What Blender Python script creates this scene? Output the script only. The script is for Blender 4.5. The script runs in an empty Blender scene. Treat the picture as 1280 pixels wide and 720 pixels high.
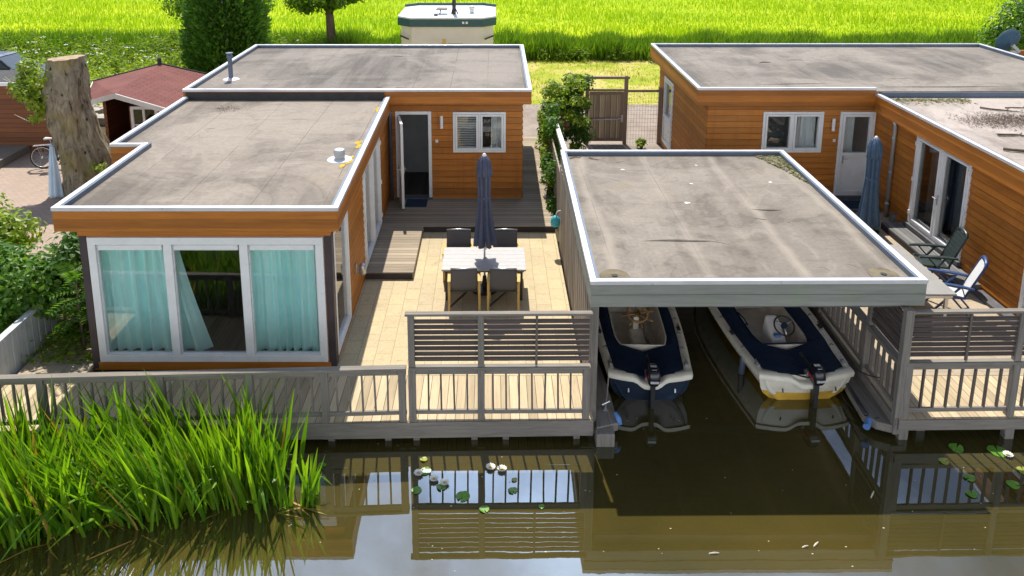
import bpy, math, random
from mathutils import Vector, Matrix
R = math.radians
random.seed(7)
scene = bpy.context.scene
COL = scene.collection

# ------------------------------------------------------------------ helpers
def tag(o, label=None, cat=None, group=None, kind=None):
    if label: o['label'] = label
    if cat: o['category'] = cat
    if group: o['group'] = group
    if kind: o['kind'] = kind
    return o

def thing(name, label, cat, loc=(0, 0, 0), rz=0, group=None):
    o = bpy.data.objects.new(name, None)
    COL.objects.link(o)
    o.location = loc
    o.rotation_euler = (0, 0, rz)
    o.empty_display_size = .2
    return tag(o, label, cat, group)

class MB:
    """collects faces, then links them as ONE mesh object"""
    def __init__(s):
        s.v = []; s.f = []
    def face(s, *pts):
        n = len(s.v); s.v.extend(tuple(p) for p in pts); s.f.append(tuple(range(n, n + len(pts))))
    def box(s, x0, y0, z0, x1, y1, z1):
        if x1 < x0: x0, x1 = x1, x0
        if y1 < y0: y0, y1 = y1, y0
        if z1 < z0: z0, z1 = z1, z0
        n = len(s.v)
        s.v += [(x0,y0,z0),(x1,y0,z0),(x1,y1,z0),(x0,y1,z0),(x0,y0,z1),(x1,y0,z1),(x1,y1,z1),(x0,y1,z1)]
        s.f += [tuple(n+i for i in q) for q in ((0,3,2,1),(4,5,6,7),(0,1,5,4),(1,2,6,5),(2,3,7,6),(3,0,4,7))]
    def hexa(s, p):
        n = len(s.v); s.v += [tuple(q) for q in p]
        s.f += [tuple(n+i for i in q) for q in ((0,3,2,1),(4,5,6,7),(0,1,5,4),(1,2,6,5),(2,3,7,6),(3,0,4,7))]
    def bar(s, a, b, w, h, up=(0, 0, 1)):
        a = Vector(a); b = Vector(b); d = (b - a).normalized(); up = Vector(up)
        if abs(d.dot(up)) > .98: up = Vector((0, 1, 0))
        r = d.cross(up).normalized() * (w / 2); u = r.cross(d).normalized() * (h / 2)
        s.hexa([a-r-u, a+r-u, b+r-u, b-r-u, a-r+u, a+r+u, b+r+u, b-r+u])
    def tube(s, pts, r, n=8, cap=True):
        pts = [Vector(p) for p in pts]
        rad = r if isinstance(r, (list, tuple)) else [r] * len(pts)
        base = len(s.v); prev = None
        for i, p in enumerate(pts):
            d = (pts[min(i+1, len(pts)-1)] - pts[max(i-1, 0)]).normalized()
            if prev is None:
                prev = Vector((0, 0, 1)) if abs(d.z) < .9 else Vector((1, 0, 0))
            x = d.cross(prev).normalized(); y = x.cross(d).normalized(); prev = y
            for k in range(n):
                a = 2*math.pi*k/n
                s.v.append(tuple(p + (x*math.cos(a) + y*math.sin(a))*rad[i]))
        for i in range(len(pts)-1):
            for k in range(n):
                k2 = (k+1) % n
                s.f.append((base+i*n+k, base+i*n+k2, base+(i+1)*n+k2, base+(i+1)*n+k))
        if cap:
            s.f.append(tuple(base+k for k in range(n))[::-1])
            s.f.append(tuple(base+(len(pts)-1)*n+k for k in range(n)))
    def lathe(s, prof, c=(0, 0, 0), n=24, mod=None):
        base = len(s.v)
        for j, (r, z) in enumerate(prof):
            for k in range(n):
                a = 2*math.pi*k/n
                rr = r*(mod(a, z) if mod else 1)
                s.v.append((c[0]+rr*math.cos(a), c[1]+rr*math.sin(a), c[2]+z))
        for j in range(len(prof)-1):
            for k in range(n):
                k2 = (k+1) % n
                s.f.append((base+j*n+k, base+j*n+k2, base+(j+1)*n+k2, base+(j+1)*n+k))
        s.f.append(tuple(base+k for k in range(n))[::-1])
        s.f.append(tuple(base+(len(prof)-1)*n+k for k in range(n)))
    def prism(s, poly, z0, z1):
        n = len(poly); b = len(s.v)
        s.v += [(x, y, z0) for x, y in poly] + [(x, y, z1) for x, y in poly]
        s.f.append(tuple(b+i for i in range(n))[::-1]); s.f.append(tuple(b+n+i for i in range(n)))
        for i in range(n):
            j = (i+1) % n
            s.f.append((b+i, b+j, b+n+j, b+n+i))
    def sheet(s, rows):
        b = len(s.v); m = len(rows[0])
        for r in rows: s.v += [tuple(p) for p in r]
        for i in range(len(rows)-1):
            for k in range(m-1):
                s.f.append((b+i*m+k, b+i*m+k+1, b+(i+1)*m+k+1, b+(i+1)*m+k))
    def build(s, name, mat, parent=None, smooth=False, bevel=0, local=False, solid=0, subsurf=0):
        me = bpy.data.meshes.new(name)
        me.from_pydata(s.v, [], s.f)
        if smooth: me.polygons.foreach_set('use_smooth', [True]*len(me.polygons))
        me.materials.append(mat); me.update()
        o = bpy.data.objects.new(name, me); COL.objects.link(o)
        if parent:
            o.parent = parent
            if parent.type == 'EMPTY' and not local:
                o.location = -Vector(parent.location)
        if solid:
            m = o.modifiers.new('solid', 'SOLIDIFY'); m.thickness = solid; m.offset = 0
        if subsurf:
            m = o.modifiers.new('sub', 'SUBSURF'); m.levels = subsurf; m.render_levels = subsurf
        if bevel:
            m = o.modifiers.new('bevel', 'BEVEL'); m.width = bevel; m.segments = 2; m.limit_method = 'ANGLE'; m.angle_limit = R(40)
        return o

def copy_tree(o, parent=None):
    c = o.copy(); COL.objects.link(c)
    if parent: c.parent = parent
    for ch in list(o.children): copy_tree(ch, c)
    return c

# ------------------------------------------------------------------ materials
def newmat(name):
    m = bpy.data.materials.new(name); m.use_nodes = True
    nt = m.node_tree; nt.nodes.clear()
    out = nt.nodes.new('ShaderNodeOutputMaterial')
    return m, nt, out

class NB:
    """tiny node builder"""
    def __init__(s, nt): s.nt = nt
    def n(s, t, **kw):
        x = s.nt.nodes.new(t)
        for k, v in kw.items(): setattr(x, k, v)
        return x
    def l(s, a, b): s.nt.links.new(a, b)
    def val(s, sock, v):
        if hasattr(v, 'is_linked') or hasattr(v, 'node'): s.l(v, sock)
        else: sock.default_value = v
    def pos(s, scale=(1, 1, 1), obj=True, rot=(0, 0, 0)):
        tc = s.n('ShaderNodeTexCoord'); mp = s.n('ShaderNodeMapping')
        mp.inputs['Scale'].default_value = scale; mp.inputs['Rotation'].default_value = rot
        s.l(tc.outputs['Object'], mp.inputs['Vector']); return mp.outputs['Vector']
    def noise(s, vec, scale, detail=4, rough=.55, dist=0):
        x = s.n('ShaderNodeTexNoise'); x.inputs['Scale'].default_value = scale
        x.inputs['Detail'].default_value = detail; x.inputs['Roughness'].default_value = rough
        x.inputs['Distortion'].default_value = dist
        s.l(vec, x.inputs['Vector']); return x.outputs['Fac']
    def ramp(s, fac, stops, interp='LINEAR'):
        x = s.n('ShaderNodeValToRGB'); cr = x.color_ramp; cr.interpolation = interp
        while len(cr.elements) < len(stops): cr.elements.new(.5)
        for e, (p, c) in zip(cr.elements, stops):
            e.position = p; e.color = (c, c, c, 1) if isinstance(c, (int, float)) else (*c, 1)
        s.l(fac, x.inputs['Fac']); return x.outputs['Color']
    def mix(s, fac, a, b, mode='MIX'):
        x = s.n('ShaderNodeMix', data_type='RGBA', blend_type=mode)
        s.val(x.inputs[0], fac)
        for i, v in ((6, a), (7, b)):
            if isinstance(v, tuple): x.inputs[i].default_value = (*v[:3], 1)
            else: s.l(v, x.inputs[i])
        return x.outputs[2]
    def math(s, op, a, b=None, c=None):
        x = s.n('ShaderNodeMath', operation=op)
        s.val(x.inputs[0], a)
        if b is not None: s.val(x.inputs[1], b)
        if c is not None: s.val(x.inputs[2], c)
        return x.outputs[0]
    def sep(s, vec):
        x = s.n('ShaderNodeSeparateXYZ'); s.l(vec, x.inputs[0]); return x.outputs
    def comb(s, x, y, z):
        c = s.n('ShaderNodeCombineXYZ')
        for i, v in enumerate((x, y, z)): s.val(c.inputs[i], v)
        return c.outputs[0]
    def bump(s, h, strength=.3, dist=.02, normal=None):
        x = s.n('ShaderNodeBump'); x.inputs['Strength'].default_value = strength; x.inputs['Distance'].default_value = dist
        s.l(h, x.inputs['Height'])
        if normal is not None: s.l(normal, x.inputs['Normal'])
        return x.outputs['Normal']
    def white(s, v):
        x = s.n('ShaderNodeTexWhiteNoise', noise_dimensions='1D'); s.l(v, x.inputs['W']); return x.outputs['Value']
    def principled(s, out, col, rough=.6, normal=None, spec=.4, metal=0, **kw):
        p = s.n('ShaderNodeBsdfPrincipled')
        s.val(p.inputs['Base Color'], (*col[:3], 1) if isinstance(col, tuple) else col)
        s.val(p.inputs['Roughness'], rough)
        p.inputs['Specular IOR Level'].default_value = spec; p.inputs['Metallic'].default_value = metal
        if normal is not None: s.l(normal, p.inputs['Normal'])
        for k, v in kw.items(): p.inputs[k].default_value = v
        s.l(p.outputs[0], out.inputs['Surface']); return p

def mul(c, k): return tuple(x*k for x in c)

def plain(name, col, rough=.5, var=.18, scale=6, spec=.4, metal=0, bump=.0, stretch=(1, 1, 1), **kw):
    m, nt, out = newmat(name); b = NB(nt)
    v = b.pos(stretch)
    nz = b.noise(v, scale, 5)
    c = b.ramp(nz, [(.3, mul(col, 1-var)), (.7, mul(col, 1+var))])
    rr = b.ramp(b.noise(v, scale*2.3, 3), [(.3, max(rough-.08, .03)), (.7, min(rough+.1, 1))])
    nm = b.bump(b.noise(v, scale*8, 3), bump, .01) if bump else None
    b.principled(out, c, rr, nm, spec, metal, **kw)
    return m

def wood(name, col, axis='X', board=None, baxis='Y', gap=.0, rough=.65, var=.35, grain=1.0, spec=.3, joint=0, offset=0.0, moss=None):
    """grain runs along axis; boards of width board across baxis get their own tone"""
    m, nt, out = newmat(name); b = NB(nt)
    tc = b.n('ShaderNodeTexCoord').outputs['Object']
    sx = b.sep(tc); ax = {'X': 0, 'Y': 1, 'Z': 2}
    st = [14, 14, 14]; st[ax[axis]] = .9
    if board:
        q = b.math('DIVIDE', b.math('ADD', sx[ax[baxis]], offset), board)
        idx = b.math('FLOOR', q); fr = b.math('FRACT', q)
        rnd = b.white(idx)
        shift = b.math('MULTIPLY', rnd, 17.0)
        vec = b.n('ShaderNodeVectorMath', operation='ADD'); b.l(tc, vec.inputs[0]); b.l(b.comb(shift, shift, shift), vec.inputs[1]); vv = vec.outputs[0]
    else:
        vv = tc; rnd = None
    mp = b.n('ShaderNodeMapping'); mp.inputs['Scale'].default_value = st; b.l(vv, mp.inputs['Vector'])
    g1 = b.noise(mp.outputs[0], 1.3*grain, 6, .6, .8)
    g2 = b.noise(mp.outputs[0], 6*grain, 4, .6, .3)
    g = b.math('ADD', b.math('MULTIPLY', g1, .7), b.math('MULTIPLY', g2, .3))
    c = b.ramp(g, [(.3, mul(col, 1-var)), (.52, col), (.75, mul(col, 1+var*.8))])
    big = b.noise(tc, .7, 4)
    c = b.mix(b.ramp(big, [(.35, 0), (.75, .45)]), c, mul(col, .62))
    if rnd is not None:
        c = b.mix(1.0, c, b.ramp(rnd, [(0, .76), (1, 1.16)]), 'MULTIPLY')
    if moss:
        mo = b.ramp(b.noise(tc, 1.4, 6, .7), [(.55, 0), (.68, .7)])
        c = b.mix(mo, c, moss)
    h = g
    if board and gap:
        e = b.math('MINIMUM', fr, b.math('SUBTRACT', 1.0, fr))
        ln = b.math('SMOOTHSTEP' if False else 'GREATER_THAN', e, gap/board)
        c = b.mix(ln, mul(col, .25), c)
        if joint:
            jq = b.math('FRACT', b.math('DIVIDE', b.math('ADD', b.math('ADD', sx[ax[axis]], b.math('MULTIPLY', rnd, 37.0)), 60.0), joint))
            c = b.mix(b.math('LESS_THAN', jq, .007/joint), c, mul(col, .22))
            mp9 = b.n('ShaderNodeMapping'); mp9.inputs['Scale'].default_value = (5, 5, .35); b.l(tc, mp9.inputs['Vector'])
            c = b.mix(b.ramp(b.noise(mp9.outputs[0], 1.0, 5, .65), [(.5, 0), (.72, .5)]), c, mul(col, .55))
            c = b.mix(b.ramp(b.noise(tc, .45, 4), [(.45, 0), (.7, .35)]), c, (col[0]*.95, col[1]*1.35, col[2]*3.0))
        h = b.math('ADD', b.math('MULTIPLY', g, .25), ln)
    nm = b.bump(h, .35, .012)
    b.principled(out, c, b.ramp(g2, [(.3, rough-.1), (.7, min(rough+.15, 1))]), nm, spec)
    return m

def leafmat(name, c1, c2, trans=.4, rough=.45, tcol=None):
    m, nt, out = newmat(name); b = NB(nt)
    g = b.n('ShaderNodeNewGeometry')
    col = b.ramp(g.outputs['Random Per Island'], [(0, c1), (1, c2)])
    nz = b.noise(b.pos(), 1.2, 3)
    col = b.mix(b.ramp(nz, [(.35, .0), (.7, .5)]), col, mul(c1, .8))
    p = b.n('ShaderNodeBsdfPrincipled'); b.l(col, p.inputs['Base Color']); p.inputs['Roughness'].default_value = rough
    p.inputs['Specular IOR Level'].default_value = .35
    t = b.n('ShaderNodeBsdfTranslucent')
    k = b.mix(1.0, col, tcol or (1.5, 1.5, .5), 'MULTIPLY'); b.l(k, t.inputs['Color'])
    mx = b.n('ShaderNodeMixShader'); mx.inputs[0].default_value = trans
    b.l(p.outputs[0], mx.inputs[1]); b.l(t.outputs[0], mx.inputs[2]); b.l(mx.outputs[0], out.inputs['Surface'])
    return m

def glassmat(name, tint=(.75, .82, .82), f0=.06, boost=1.0):
    m, nt, out = newmat(name); b = NB(nt)
    tr = b.n('ShaderNodeBsdfTransparent'); tr.inputs[0].default_value = (*tint, 1)
    gl = b.n('ShaderNodeBsdfGlossy'); gl.inputs['Roughness'].default_value = .015
    fr = b.n('ShaderNodeFresnel'); fr.inputs['IOR'].default_value = 1.5
    nm = b.bump(b.noise(b.pos(), 1.6, 2), .02, .02); b.l(nm, gl.inputs['Normal'])
    fac = b.math('MULTIPLY_ADD', fr.outputs[0], boost, f0)
    fac = b.math('MINIMUM', fac, .9)
    mx = b.n('ShaderNodeMixShader'); b.l(fac, mx.inputs[0]); b.l(tr.outputs[0], mx.inputs[1]); b.l(gl.outputs[0], mx.inputs[2])
    b.l(mx.outputs[0], out.inputs['Surface']); return m

def roofmat(name, col, dark, seam=1.0, streak=True, seed=0.0, seamoff=0.0, streaks=False):
    m, nt, out = newmat(name); b = NB(nt)
    tc = b.n('ShaderNodeTexCoord').outputs['Object']
    vec = b.n('ShaderNodeVectorMath', operation='ADD'); b.l(tc, vec.inputs[0]); vec.inputs[1].default_value = (seed, seed*1.7, 0); v = vec.outputs[0]
    n1 = b.noise(v, .33, 5, .6, .6)
    mp = b.n('ShaderNodeMapping'); mp.inputs['Scale'].default_value = (1.5, .18, 1); b.l(v, mp.inputs['Vector'])
    n2 = b.noise(mp.outputs[0], 1.0, 5, .6, .4)
    n3 = b.noise(v, 14, 4, .7)
    n5 = b.noise(v, 1.15, 6, .65, 1.2)
    mp2 = b.n('ShaderNodeMapping'); mp2.inputs['Scale'].default_value = (.35, 2.4, 1); b.l(v, mp2.inputs['Vector'])
    n6 = b.noise(mp2.outputs[0], 1.1, 5, .62, .8)
    c = b.ramp(n1, [(.38, dark), (.50, col), (.64, mul(col, 1.35))])
    c = b.mix(b.ramp(n2, [(.42, 0), (.6, .55)]) if streak else .1, c, mul(col, 1.38))
    c = b.mix(b.ramp(n5, [(.52, 0), (.64, .28)]), c, mul(dark, .85))
    c = b.mix(b.ramp(n6, [(.53, 0), (.70, .28)]), c, mul(dark, .95))
    c = b.mix(1.0, c, b.ramp(n3, [(.3, .84), (.7, 1.1)]), 'MULTIPLY')
    c = b.mix(b.ramp(b.noise(v, .55, 5, .7, 1.5), [(.6, 0), (.72, .35)]), c, (.27, .20, .10))
    c = b.mix(b.ramp(n1, [(.545, 0), (.560, .5), (.575, .12), (.60, 0)]), c, mul(col, 1.45))
    c = b.mix(b.ramp(n1, [(.44, 0), (.452, .35), (.47, 0)]), c, mul(dark, .7))
    sx = b.sep(tc)
    wob = b.math('MULTIPLY', b.noise(v, .8, 2), .05)
    q = b.math('FRACT', b.math('DIVIDE', b.math('ADD', b.math('ADD', sx[0], wob), 50.0+seamoff), seam))
    ln = b.math('LESS_THAN', q, .010/seam)
    brk = b.ramp(b.noise(v, .9, 3), [(.40, 0), (.5, .8)])
    c = b.mix(b.math('MULTIPLY', ln, brk), c, mul(dark, .45))
    edge = b.math('LESS_THAN', q, .09/seam)
    if streaks:
        wob2 = b.math('MULTIPLY', b.math('SUBTRACT', b.noise(v, .45, 3), .5), .5)
        q2 = b.math('FRACT', b.math('DIVIDE', b.math('ADD', b.math('ADD', sx[0], wob2), 50.0-.25), 1.5))
        d2 = b.math('ABSOLUTE', b.math('SUBTRACT', q2, .5))
        bd = b.math('MULTIPLY', b.ramp(d2, [(0, 1), (.10, 0)], 'EASE'), b.ramp(b.noise(v, .5, 4), [(.35, .25), (.6, .95)]))
        c = b.mix(b.math('MULTIPLY', bd, .75), c, mul(col, 1.75))
    hh = b.math('ADD', b.math('MULTIPLY', edge, .5), b.math('ADD', b.math('MULTIPLY', n3, .25), b.math('MULTIPLY', n6, 1.6)))
    nm = b.bump(hh, .45, .02)
    b.principled(out, c, .8, nm, .25)
    return m
M = {}
CLAD = (.46, .158, .020)
M['clad'] = wood('orange cladding', CLAD, 'X', .165, 'Z', .009, .55, .36, 1.0, .28, joint=3.3)
M['clad_y'] = wood('orange cladding side', CLAD, 'Y', .165, 'Z', .009, .55, .36, 1.0, .28, joint=3.3)
M['fascia'] = wood('fascia board', (.43, .150, .020), 'X', .17, 'Z', 0, .45, .34, .7, .4)
M['fascia_y'] = wood('fascia board side', (.43, .150, .020), 'Y', .17, 'Z', 0, .45, .34, .7, .4)
M['brownwood'] = wood('brown shed boards', (.20, .075, .03), 'X', .16, 'Z', .006, .6, .3)
M['roof_a'] = roofmat('roof felt front', (.200, .172, .145), (.115, .097, .082), 1.25, True, 0, .35)
M['roof_b'] = roofmat('roof felt rear', (.170, .150, .132), (.092, .080, .072), 1.0, True, 5, .1)
M['roof_c'] = roofmat('roof felt boathouse', (.185, .162, .136), (.108, .090, .075), 1.5, True, 11, .5, streaks=True)
M['roof_d'] = roofmat('roof felt neighbour', (.185, .165, .143), (.105, .092, .082), 1.1, True, 17.3, .3)
M['roof_e'] = roofmat('roof felt neighbour wing', (.31, .27, .245), (.20, .17, .15), 2.0, True, 23, .3)
M['felt_dark'] = plain('dark felt upstand', (.035, .035, .037), .8, .2, 5)
M['trim'] = plain('aluminium roof trim', (.62, .62, .64), .35, .10, 2.5, .5, .25)
M['white'] = plain('white pvc', (.74, .75, .76), .32, .05, 4, .5)
M['white_dirty'] = plain('white painted metal', (.66, .64, .62), .4, .10, 2, .45)
M['post_dark'] = plain('dark brown corner panel', (.055, .04, .045), .5, .2, 3)
M['glass'] = glassmat('window glass', (.97, .99, .99), .015, 1.4)
M['glass_dark'] = glassmat('dark window glass', (.55, .62, .64), .05, 1.3)
M['curtain'] = plain('pale turquoise curtain', (.62, .94, .93), .9, .04, 3, .1)
M['curtain_w'] = plain('grey white curtain', (.72, .74, .74), .9, .08, 3, .1)
M['interior'] = plain('interior wall', (.34, .35, .36), .9, .1, 2, .1)
M['intfloor'] = wood('interior floor', (.10, .075, .06), 'Y', .16, 'X', .003, .5, .2)
M['greywood_x'] = wood('weathered grey wood', (.235, .215, .188), 'X', None, 'Y', 0, .85, .38, 1.2, .15)
M['greywood_y'] = wood('weathered grey wood lengthwise', (.235, .215, .188), 'Y', None, 'Y', 0, .85, .38, 1.2, .15)
M['greywood_z'] = wood('weathered grey wood upright', (.225, .207, .184), 'Z', None, 'Y', 0, .85, .40, 1.2, .15)
M['darkwood_z'] = wood('dark weathered upright', (.15, .13, .115), 'Z', None, 'Y', 0, .85, .38, 1.2, .15)
M['darkwood_x'] = wood('dark weathered rail', (.15, .145, .14), 'X', None, 'Y', 0, .85, .38, 1.2, .15)
M['slat_x'] = wood('screen slats', (.10, .082, .075), 'X', .08, 'Z', 0, .8, .35, 1.2, .2)
M['slat_y'] = wood('screen slats lengthwise', (.13, .105, .095), 'Y', .08, 'Z', 0, .8, .35, 1.2, .2)
M['greenwood'] = wood('algae stained fascia', (.26, .275, .245), 'X', None, 'Z', 0, .8, .25, .6, .2, moss=(.24, .30, .18))
M['fencewood'] = wood('bleached fence boards', (.38, .33, .275), 'Z', .15, 'Y', .006, .85, .35, 1.1, .15)
M['deck_y'] = wood('sunbleached front deck', (.52, .42, .275), 'Y', .146, 'X', .005, .85, .28, 1.2, .15)
M['deck_x'] = wood('upper deck boards', (.39, .325, .245), 'X', .145, 'Y', .006, .85, .30, 1.2, .15)
M['deck_grey'] = wood('old grey step boards', (.20, .20, .20), 'Y', .14, 'X', .006, .8, .3, 1.2, .2)
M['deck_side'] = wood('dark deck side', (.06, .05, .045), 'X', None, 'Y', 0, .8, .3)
M['steel'] = plain('galvanised steel', (.45, .46, .48), .35, .12, 4, .5, .7)
M['zinc'] = plain('zinc pipe', (.42, .44, .46), .4, .15, 3, .5, .5)
M['bluegrey'] = plain('blue grey metal', (.11, .14, .19), .45, .12, 4, .4, .2)
M['black'] = plain('black plastic', (.022, .023, .025), .4, .2, 8, .45)
M['black_gloss'] = plain('gloss black cowling', (.012, .014, .017), .16, .2, 8, .6)
M['rubber'] = plain('rubber tyre', (.02, .02, .02), .8, .2, 9)
M['sling'] = plain('charcoal sling fabric', (.105, .103, .11), .75, .12, 60, .2, bump=.2)
M['teak'] = wood('oiled teak', (.62, .40, .12), 'Z', None, 'X', 0, .55, .3, 1.5, .3)
M['tabletop'] = plain('white composite table top', (.40, .39, .38), .4, .06, 9, .4)
M['parasol'] = plain('slate blue parasol cloth', (.085, .095, .145), .85, .12, 7, .1)
M['parasol2'] = plain('steel blue parasol cloth', (.085, .135, .21), .85, .12, 7, .1)
M['navy'] = plain('navy canvas', (.011, .024, .055), .75, .2, 9, .2, bump=.15)
M['navyhull'] = plain('dark navy gelcoat', (.022, .035, .06), .2, .2, 2, .6)
M['cream'] = plain('cream gelcoat', (.74, .70, .58), .3, .12, 3, .5)
M['boatfloor'] = plain('beige boat floor', (.72, .65, .55), .6, .18, 5, .3)
M['yellow'] = plain('yellow antifouling', (.60, .36, .05), .5, .2, 6, .3)
M['red'] = plain('red decal', (.45, .02, .03), .35, .1, 6, .4)
M['decal'] = plain('silver decal', (.6, .6, .62), .3, .1, 6, .4, .3)
M['brass'] = plain('brass hub', (.65, .42, .10), .25, .1, 6, .5, .9)
M['ropewood'] = wood('varnished wheel wood', (.40, .22, .09), 'X', None, 'X', 0, .5, .3, 2)
M['rope'] = plain('dirty rope', (.40, .36, .30), .9, .2, 20, .1)
M['bluefend'] = plain('blue rope end', (.10, .22, .50), .6, .2, 8)
M['turq'] = plain('turquoise plastic', (.05, .38, .48), .4, .1, 8)
M['bark'] = None
M['mat'] = plain('dark blue doormat', (.03, .05, .08), .95, .2, 40, .1, bump=.4)
M['stone'] = plain('dark stone sill', (.10, .10, .11), .7, .25, 7)
M['tarp'] = plain('pale blue sheet', (.55, .70, .82), .5, .10, 3, .3)
M['carpaint'] = plain('dark blue car paint', (.02, .035, .075), .3, .1, 2, .5, .2)
M['carglass'] = plain('tinted car glass', (.01, .018, .025), .12, .1, 2, .35)
M['silver'] = plain('silver alloy', (.55, .56, .58), .3, .1, 4, .5, .8)
M['vanwhite'] = plain('off white van panel', (.66, .63, .60), .35, .05, 2, .4)
M['vangreen'] = plain('dark teal band', (.03, .095, .105), .35, .08, 3, .4)
M['shingle'] = None
M['dish'] = plain('slate blue dish', (.06, .13, .20), .45, .12, 4, .4)
M['petal'] = plain('white petals', (.88, .88, .82), .5, .06, 20, .3)
M['pollen'] = plain('yellow pollen centre', (.75, .5, .06), .6, .1, 20, .2)
M['gatewood'] = wood('brown gate planks', (.50, .38, .26), 'Z', .19, 'X', .007, .8, .4, 1.0, .15)
M['gateframe'] = wood('brown gate frame', (.30, .21, .155), 'Z', None, 'X', 0, .8, .35, 1.0, .2)
M['wire'] = plain('wire mesh', (.16, .13, .12), .5, .1, 4, .4, .5)
M['greyboard'] = wood('pale grey painted boards', (.56, .60, .64), 'Z', None, 'Y', 0, .8, .22, .8, .15, moss=(.2, .25, .2))
M['potmat'] = plain('terracotta pot', (.14, .13, .12), .8, .2, 9)
M['lavender'] = None
M['leaf_d'] = leafmat('dark leaves', (.04, .12, .014), (.11, .22, .03), .42)
M['leaf_m'] = leafmat('mid green leaves', (.055, .16, .014), (.15, .28, .03), .42)
M['leaf_l'] = leafmat('yellow green leaves', (.15, .26, .02), (.34, .42, .05), .42)
M['leaf_con'] = leafmat('conifer foliage', (.045, .14, .018), (.12, .25, .035), .3)
M['leaf_tree'] = leafmat('tree foliage', (.07, .17, .014), (.20, .32, .035), .45)
M['leaf_pink'] = leafmat('reddish young leaves', (.20, .09, .05), (.35, .2, .12), .35, tcol=(1.2, 1, .8))
M['leaf_dry'] = leafmat('dry leaf litter', (.07, .042, .028), (.20, .13, .08), .15, tcol=(1, 1, .8))
M['moss'] = leafmat('moss and leaf litter', (.09, .10, .02), (.30, .27, .07), .2)
M['reed'] = leafmat('reed blades', (.06, .17, .008), (.26, .44, .018), .45, .35)
M['reed_dry'] = leafmat('dry reed blades', (.30, .22, .04), (.40, .26, .06), .3)
M['blade'] = leafmat('meadow blades', (.19, .35, .006), (.38, .49, .012), .45)
M['dryblade'] = leafmat('dry lawn blades', (.26, .30, .04), (.50, .44, .16), .4)
M['blade_d'] = leafmat('tall bank grass', (.06, .16, .010), (.19, .30, .025), .42)
M['weed'] = leafmat('bank weeds', (.09, .19, .012), (.28, .36, .05), .45, .8)
M['flowerw'] = plain('white umbels', (.7, .72, .66), .8, .1, 20)
M['lily'] = leafmat('lily pads', (.10, .26, .03), (.20, .38, .06), .15, .3)
M['lily_y'] = leafmat('yellowing lily pads', (.25, .32, .05), (.42, .42, .10), .15, .35)
M['twig'] = plain('dead twig', (.11, .08, .06), .9, .25, 9)
M['litter'] = plain('bleached reed bits', (.55, .5, .38), .8, .2, 9)

def bark():
    m, nt, out = newmat('pollard bark'); b = NB(nt)
    v = b.pos((1, 1, .35))
    n1 = b.noise(v, 4.5, 8, .72, 1.2); n2 = b.noise(v, 18, 6, .75, .6); n3 = b.noise(b.pos(), .9, 4)
    c = b.ramp(n1, [(.36, (.06, .048, .035)), (.44, (.24, .205, .145)), (.58, (.38, .335, .245)), (.74, (.50, .45, .36))])
    c = b.mix(b.ramp(n3, [(.48, 0), (.62, .55)]), c, (.30, .24, .07))
    vo = b.n('ShaderNodeTexVoronoi'); vo.inputs['Scale'].default_value = 3.4; b.l(b.pos((1, 1, .7)), vo.inputs['Vector'])
    c = b.mix(b.ramp(vo.outputs['Distance'], [(.08, .9), (.16, 0)]), c, (.03, .022, .02))
    h = b.math('ADD', b.math('MULTIPLY', n1, .7), b.math('MULTIPLY', n2, .4))
    b.principled(out, c, .9, b.bump(h, 1.0, .14), .15); return m
M['bark'] = bark()
M['bark2'] = plain('grey brown bark', (.13, .10, .075), .9, .35, 5, .15, bump=.6, stretch=(1, 1, .3))
M['cutwood'] = plain('cut wood top', (.34, .26, .18), .85, .25, 6, .15)

def shingle():
    m, nt, out = newmat('red shingles'); b = NB(nt)
    v = b.pos()
    br = b.n('ShaderNodeTexBrick'); b.l(v, br.inputs['Vector'])
    br.inputs['Scale'].default_value = 1; br.inputs['Brick Width'].default_value = .33; br.inputs['Row Height'].default_value = .14
    br.inputs['Mortar Size'].default_value = .008
    br.inputs['Color1'].default_value = (.20, .075, .068, 1); br.inputs['Color2'].default_value = (.145, .06, .055, 1); br.inputs['Mortar'].default_value = (.05, .018, .018, 1)
    c = b.mix(b.ramp(b.noise(v, 1.1, 5), [(.35, 0), (.7, .4)]), br.outputs['Color'], (.26, .11, .09))
    b.principled(out, c, .9, b.bump(b.noise(v, 30, 3), .4, .01), .15); return m
M['shingle'] = shingle()

def paving(name, c1, c2, mort, w, h, rot=0, var=.3, msz=.006):
    m, nt, out = newmat(name); b = NB(nt)
    v = b.pos((1, 1, 1), rot=(0, 0, rot))
    br = b.n('ShaderNodeTexBrick'); b.l(v, br.inputs['Vector']); br.inputs['Scale'].default_value = 1
    br.inputs['Brick Width'].default_value = w; br.inputs['Row Height'].default_value = h; br.inputs['Mortar Size'].default_value = msz
    br.inputs['Mortar Smooth'].default_value = .3; br.inputs['Bias'].default_value = -.1
    br.inputs['Color1'].default_value = (*c1, 1); br.inputs['Color2'].default_value = (*c2, 1); br.inputs['Mortar'].default_value = (*mort, 1)
    n = b.noise(b.pos(), 1.0, 6, .65)
    c = b.mix(b.ramp(n, [(.42, 0), (.62, var)]), br.outputs['Color'], mul(c1, .72))
    c = b.mix(b.ramp(b.noise(b.pos(), 2.6, 5, .7, .7), [(.58, 0), (.7, var)]), c, (.20, .19, .11))
    c = b.mix(1.0, c, b.ramp(b.noise(b.pos(), 22, 4), [(.3, .88), (.7, 1.08)]), 'MULTIPLY')
    hh = b.math('SUBTRACT', b.math('MULTIPLY', b.noise(b.pos(), 25, 3), .2), br.outputs['Fac'])
    b.principled(out, c, .85, b.bump(hh, .35, .01), .2); return m
M['terrace'] = paving('terrace pavers', (.54, .44, .27), (.45, .375, .25), (.25, .205, .13), .45, .30, R(90), .34, .005)
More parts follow.
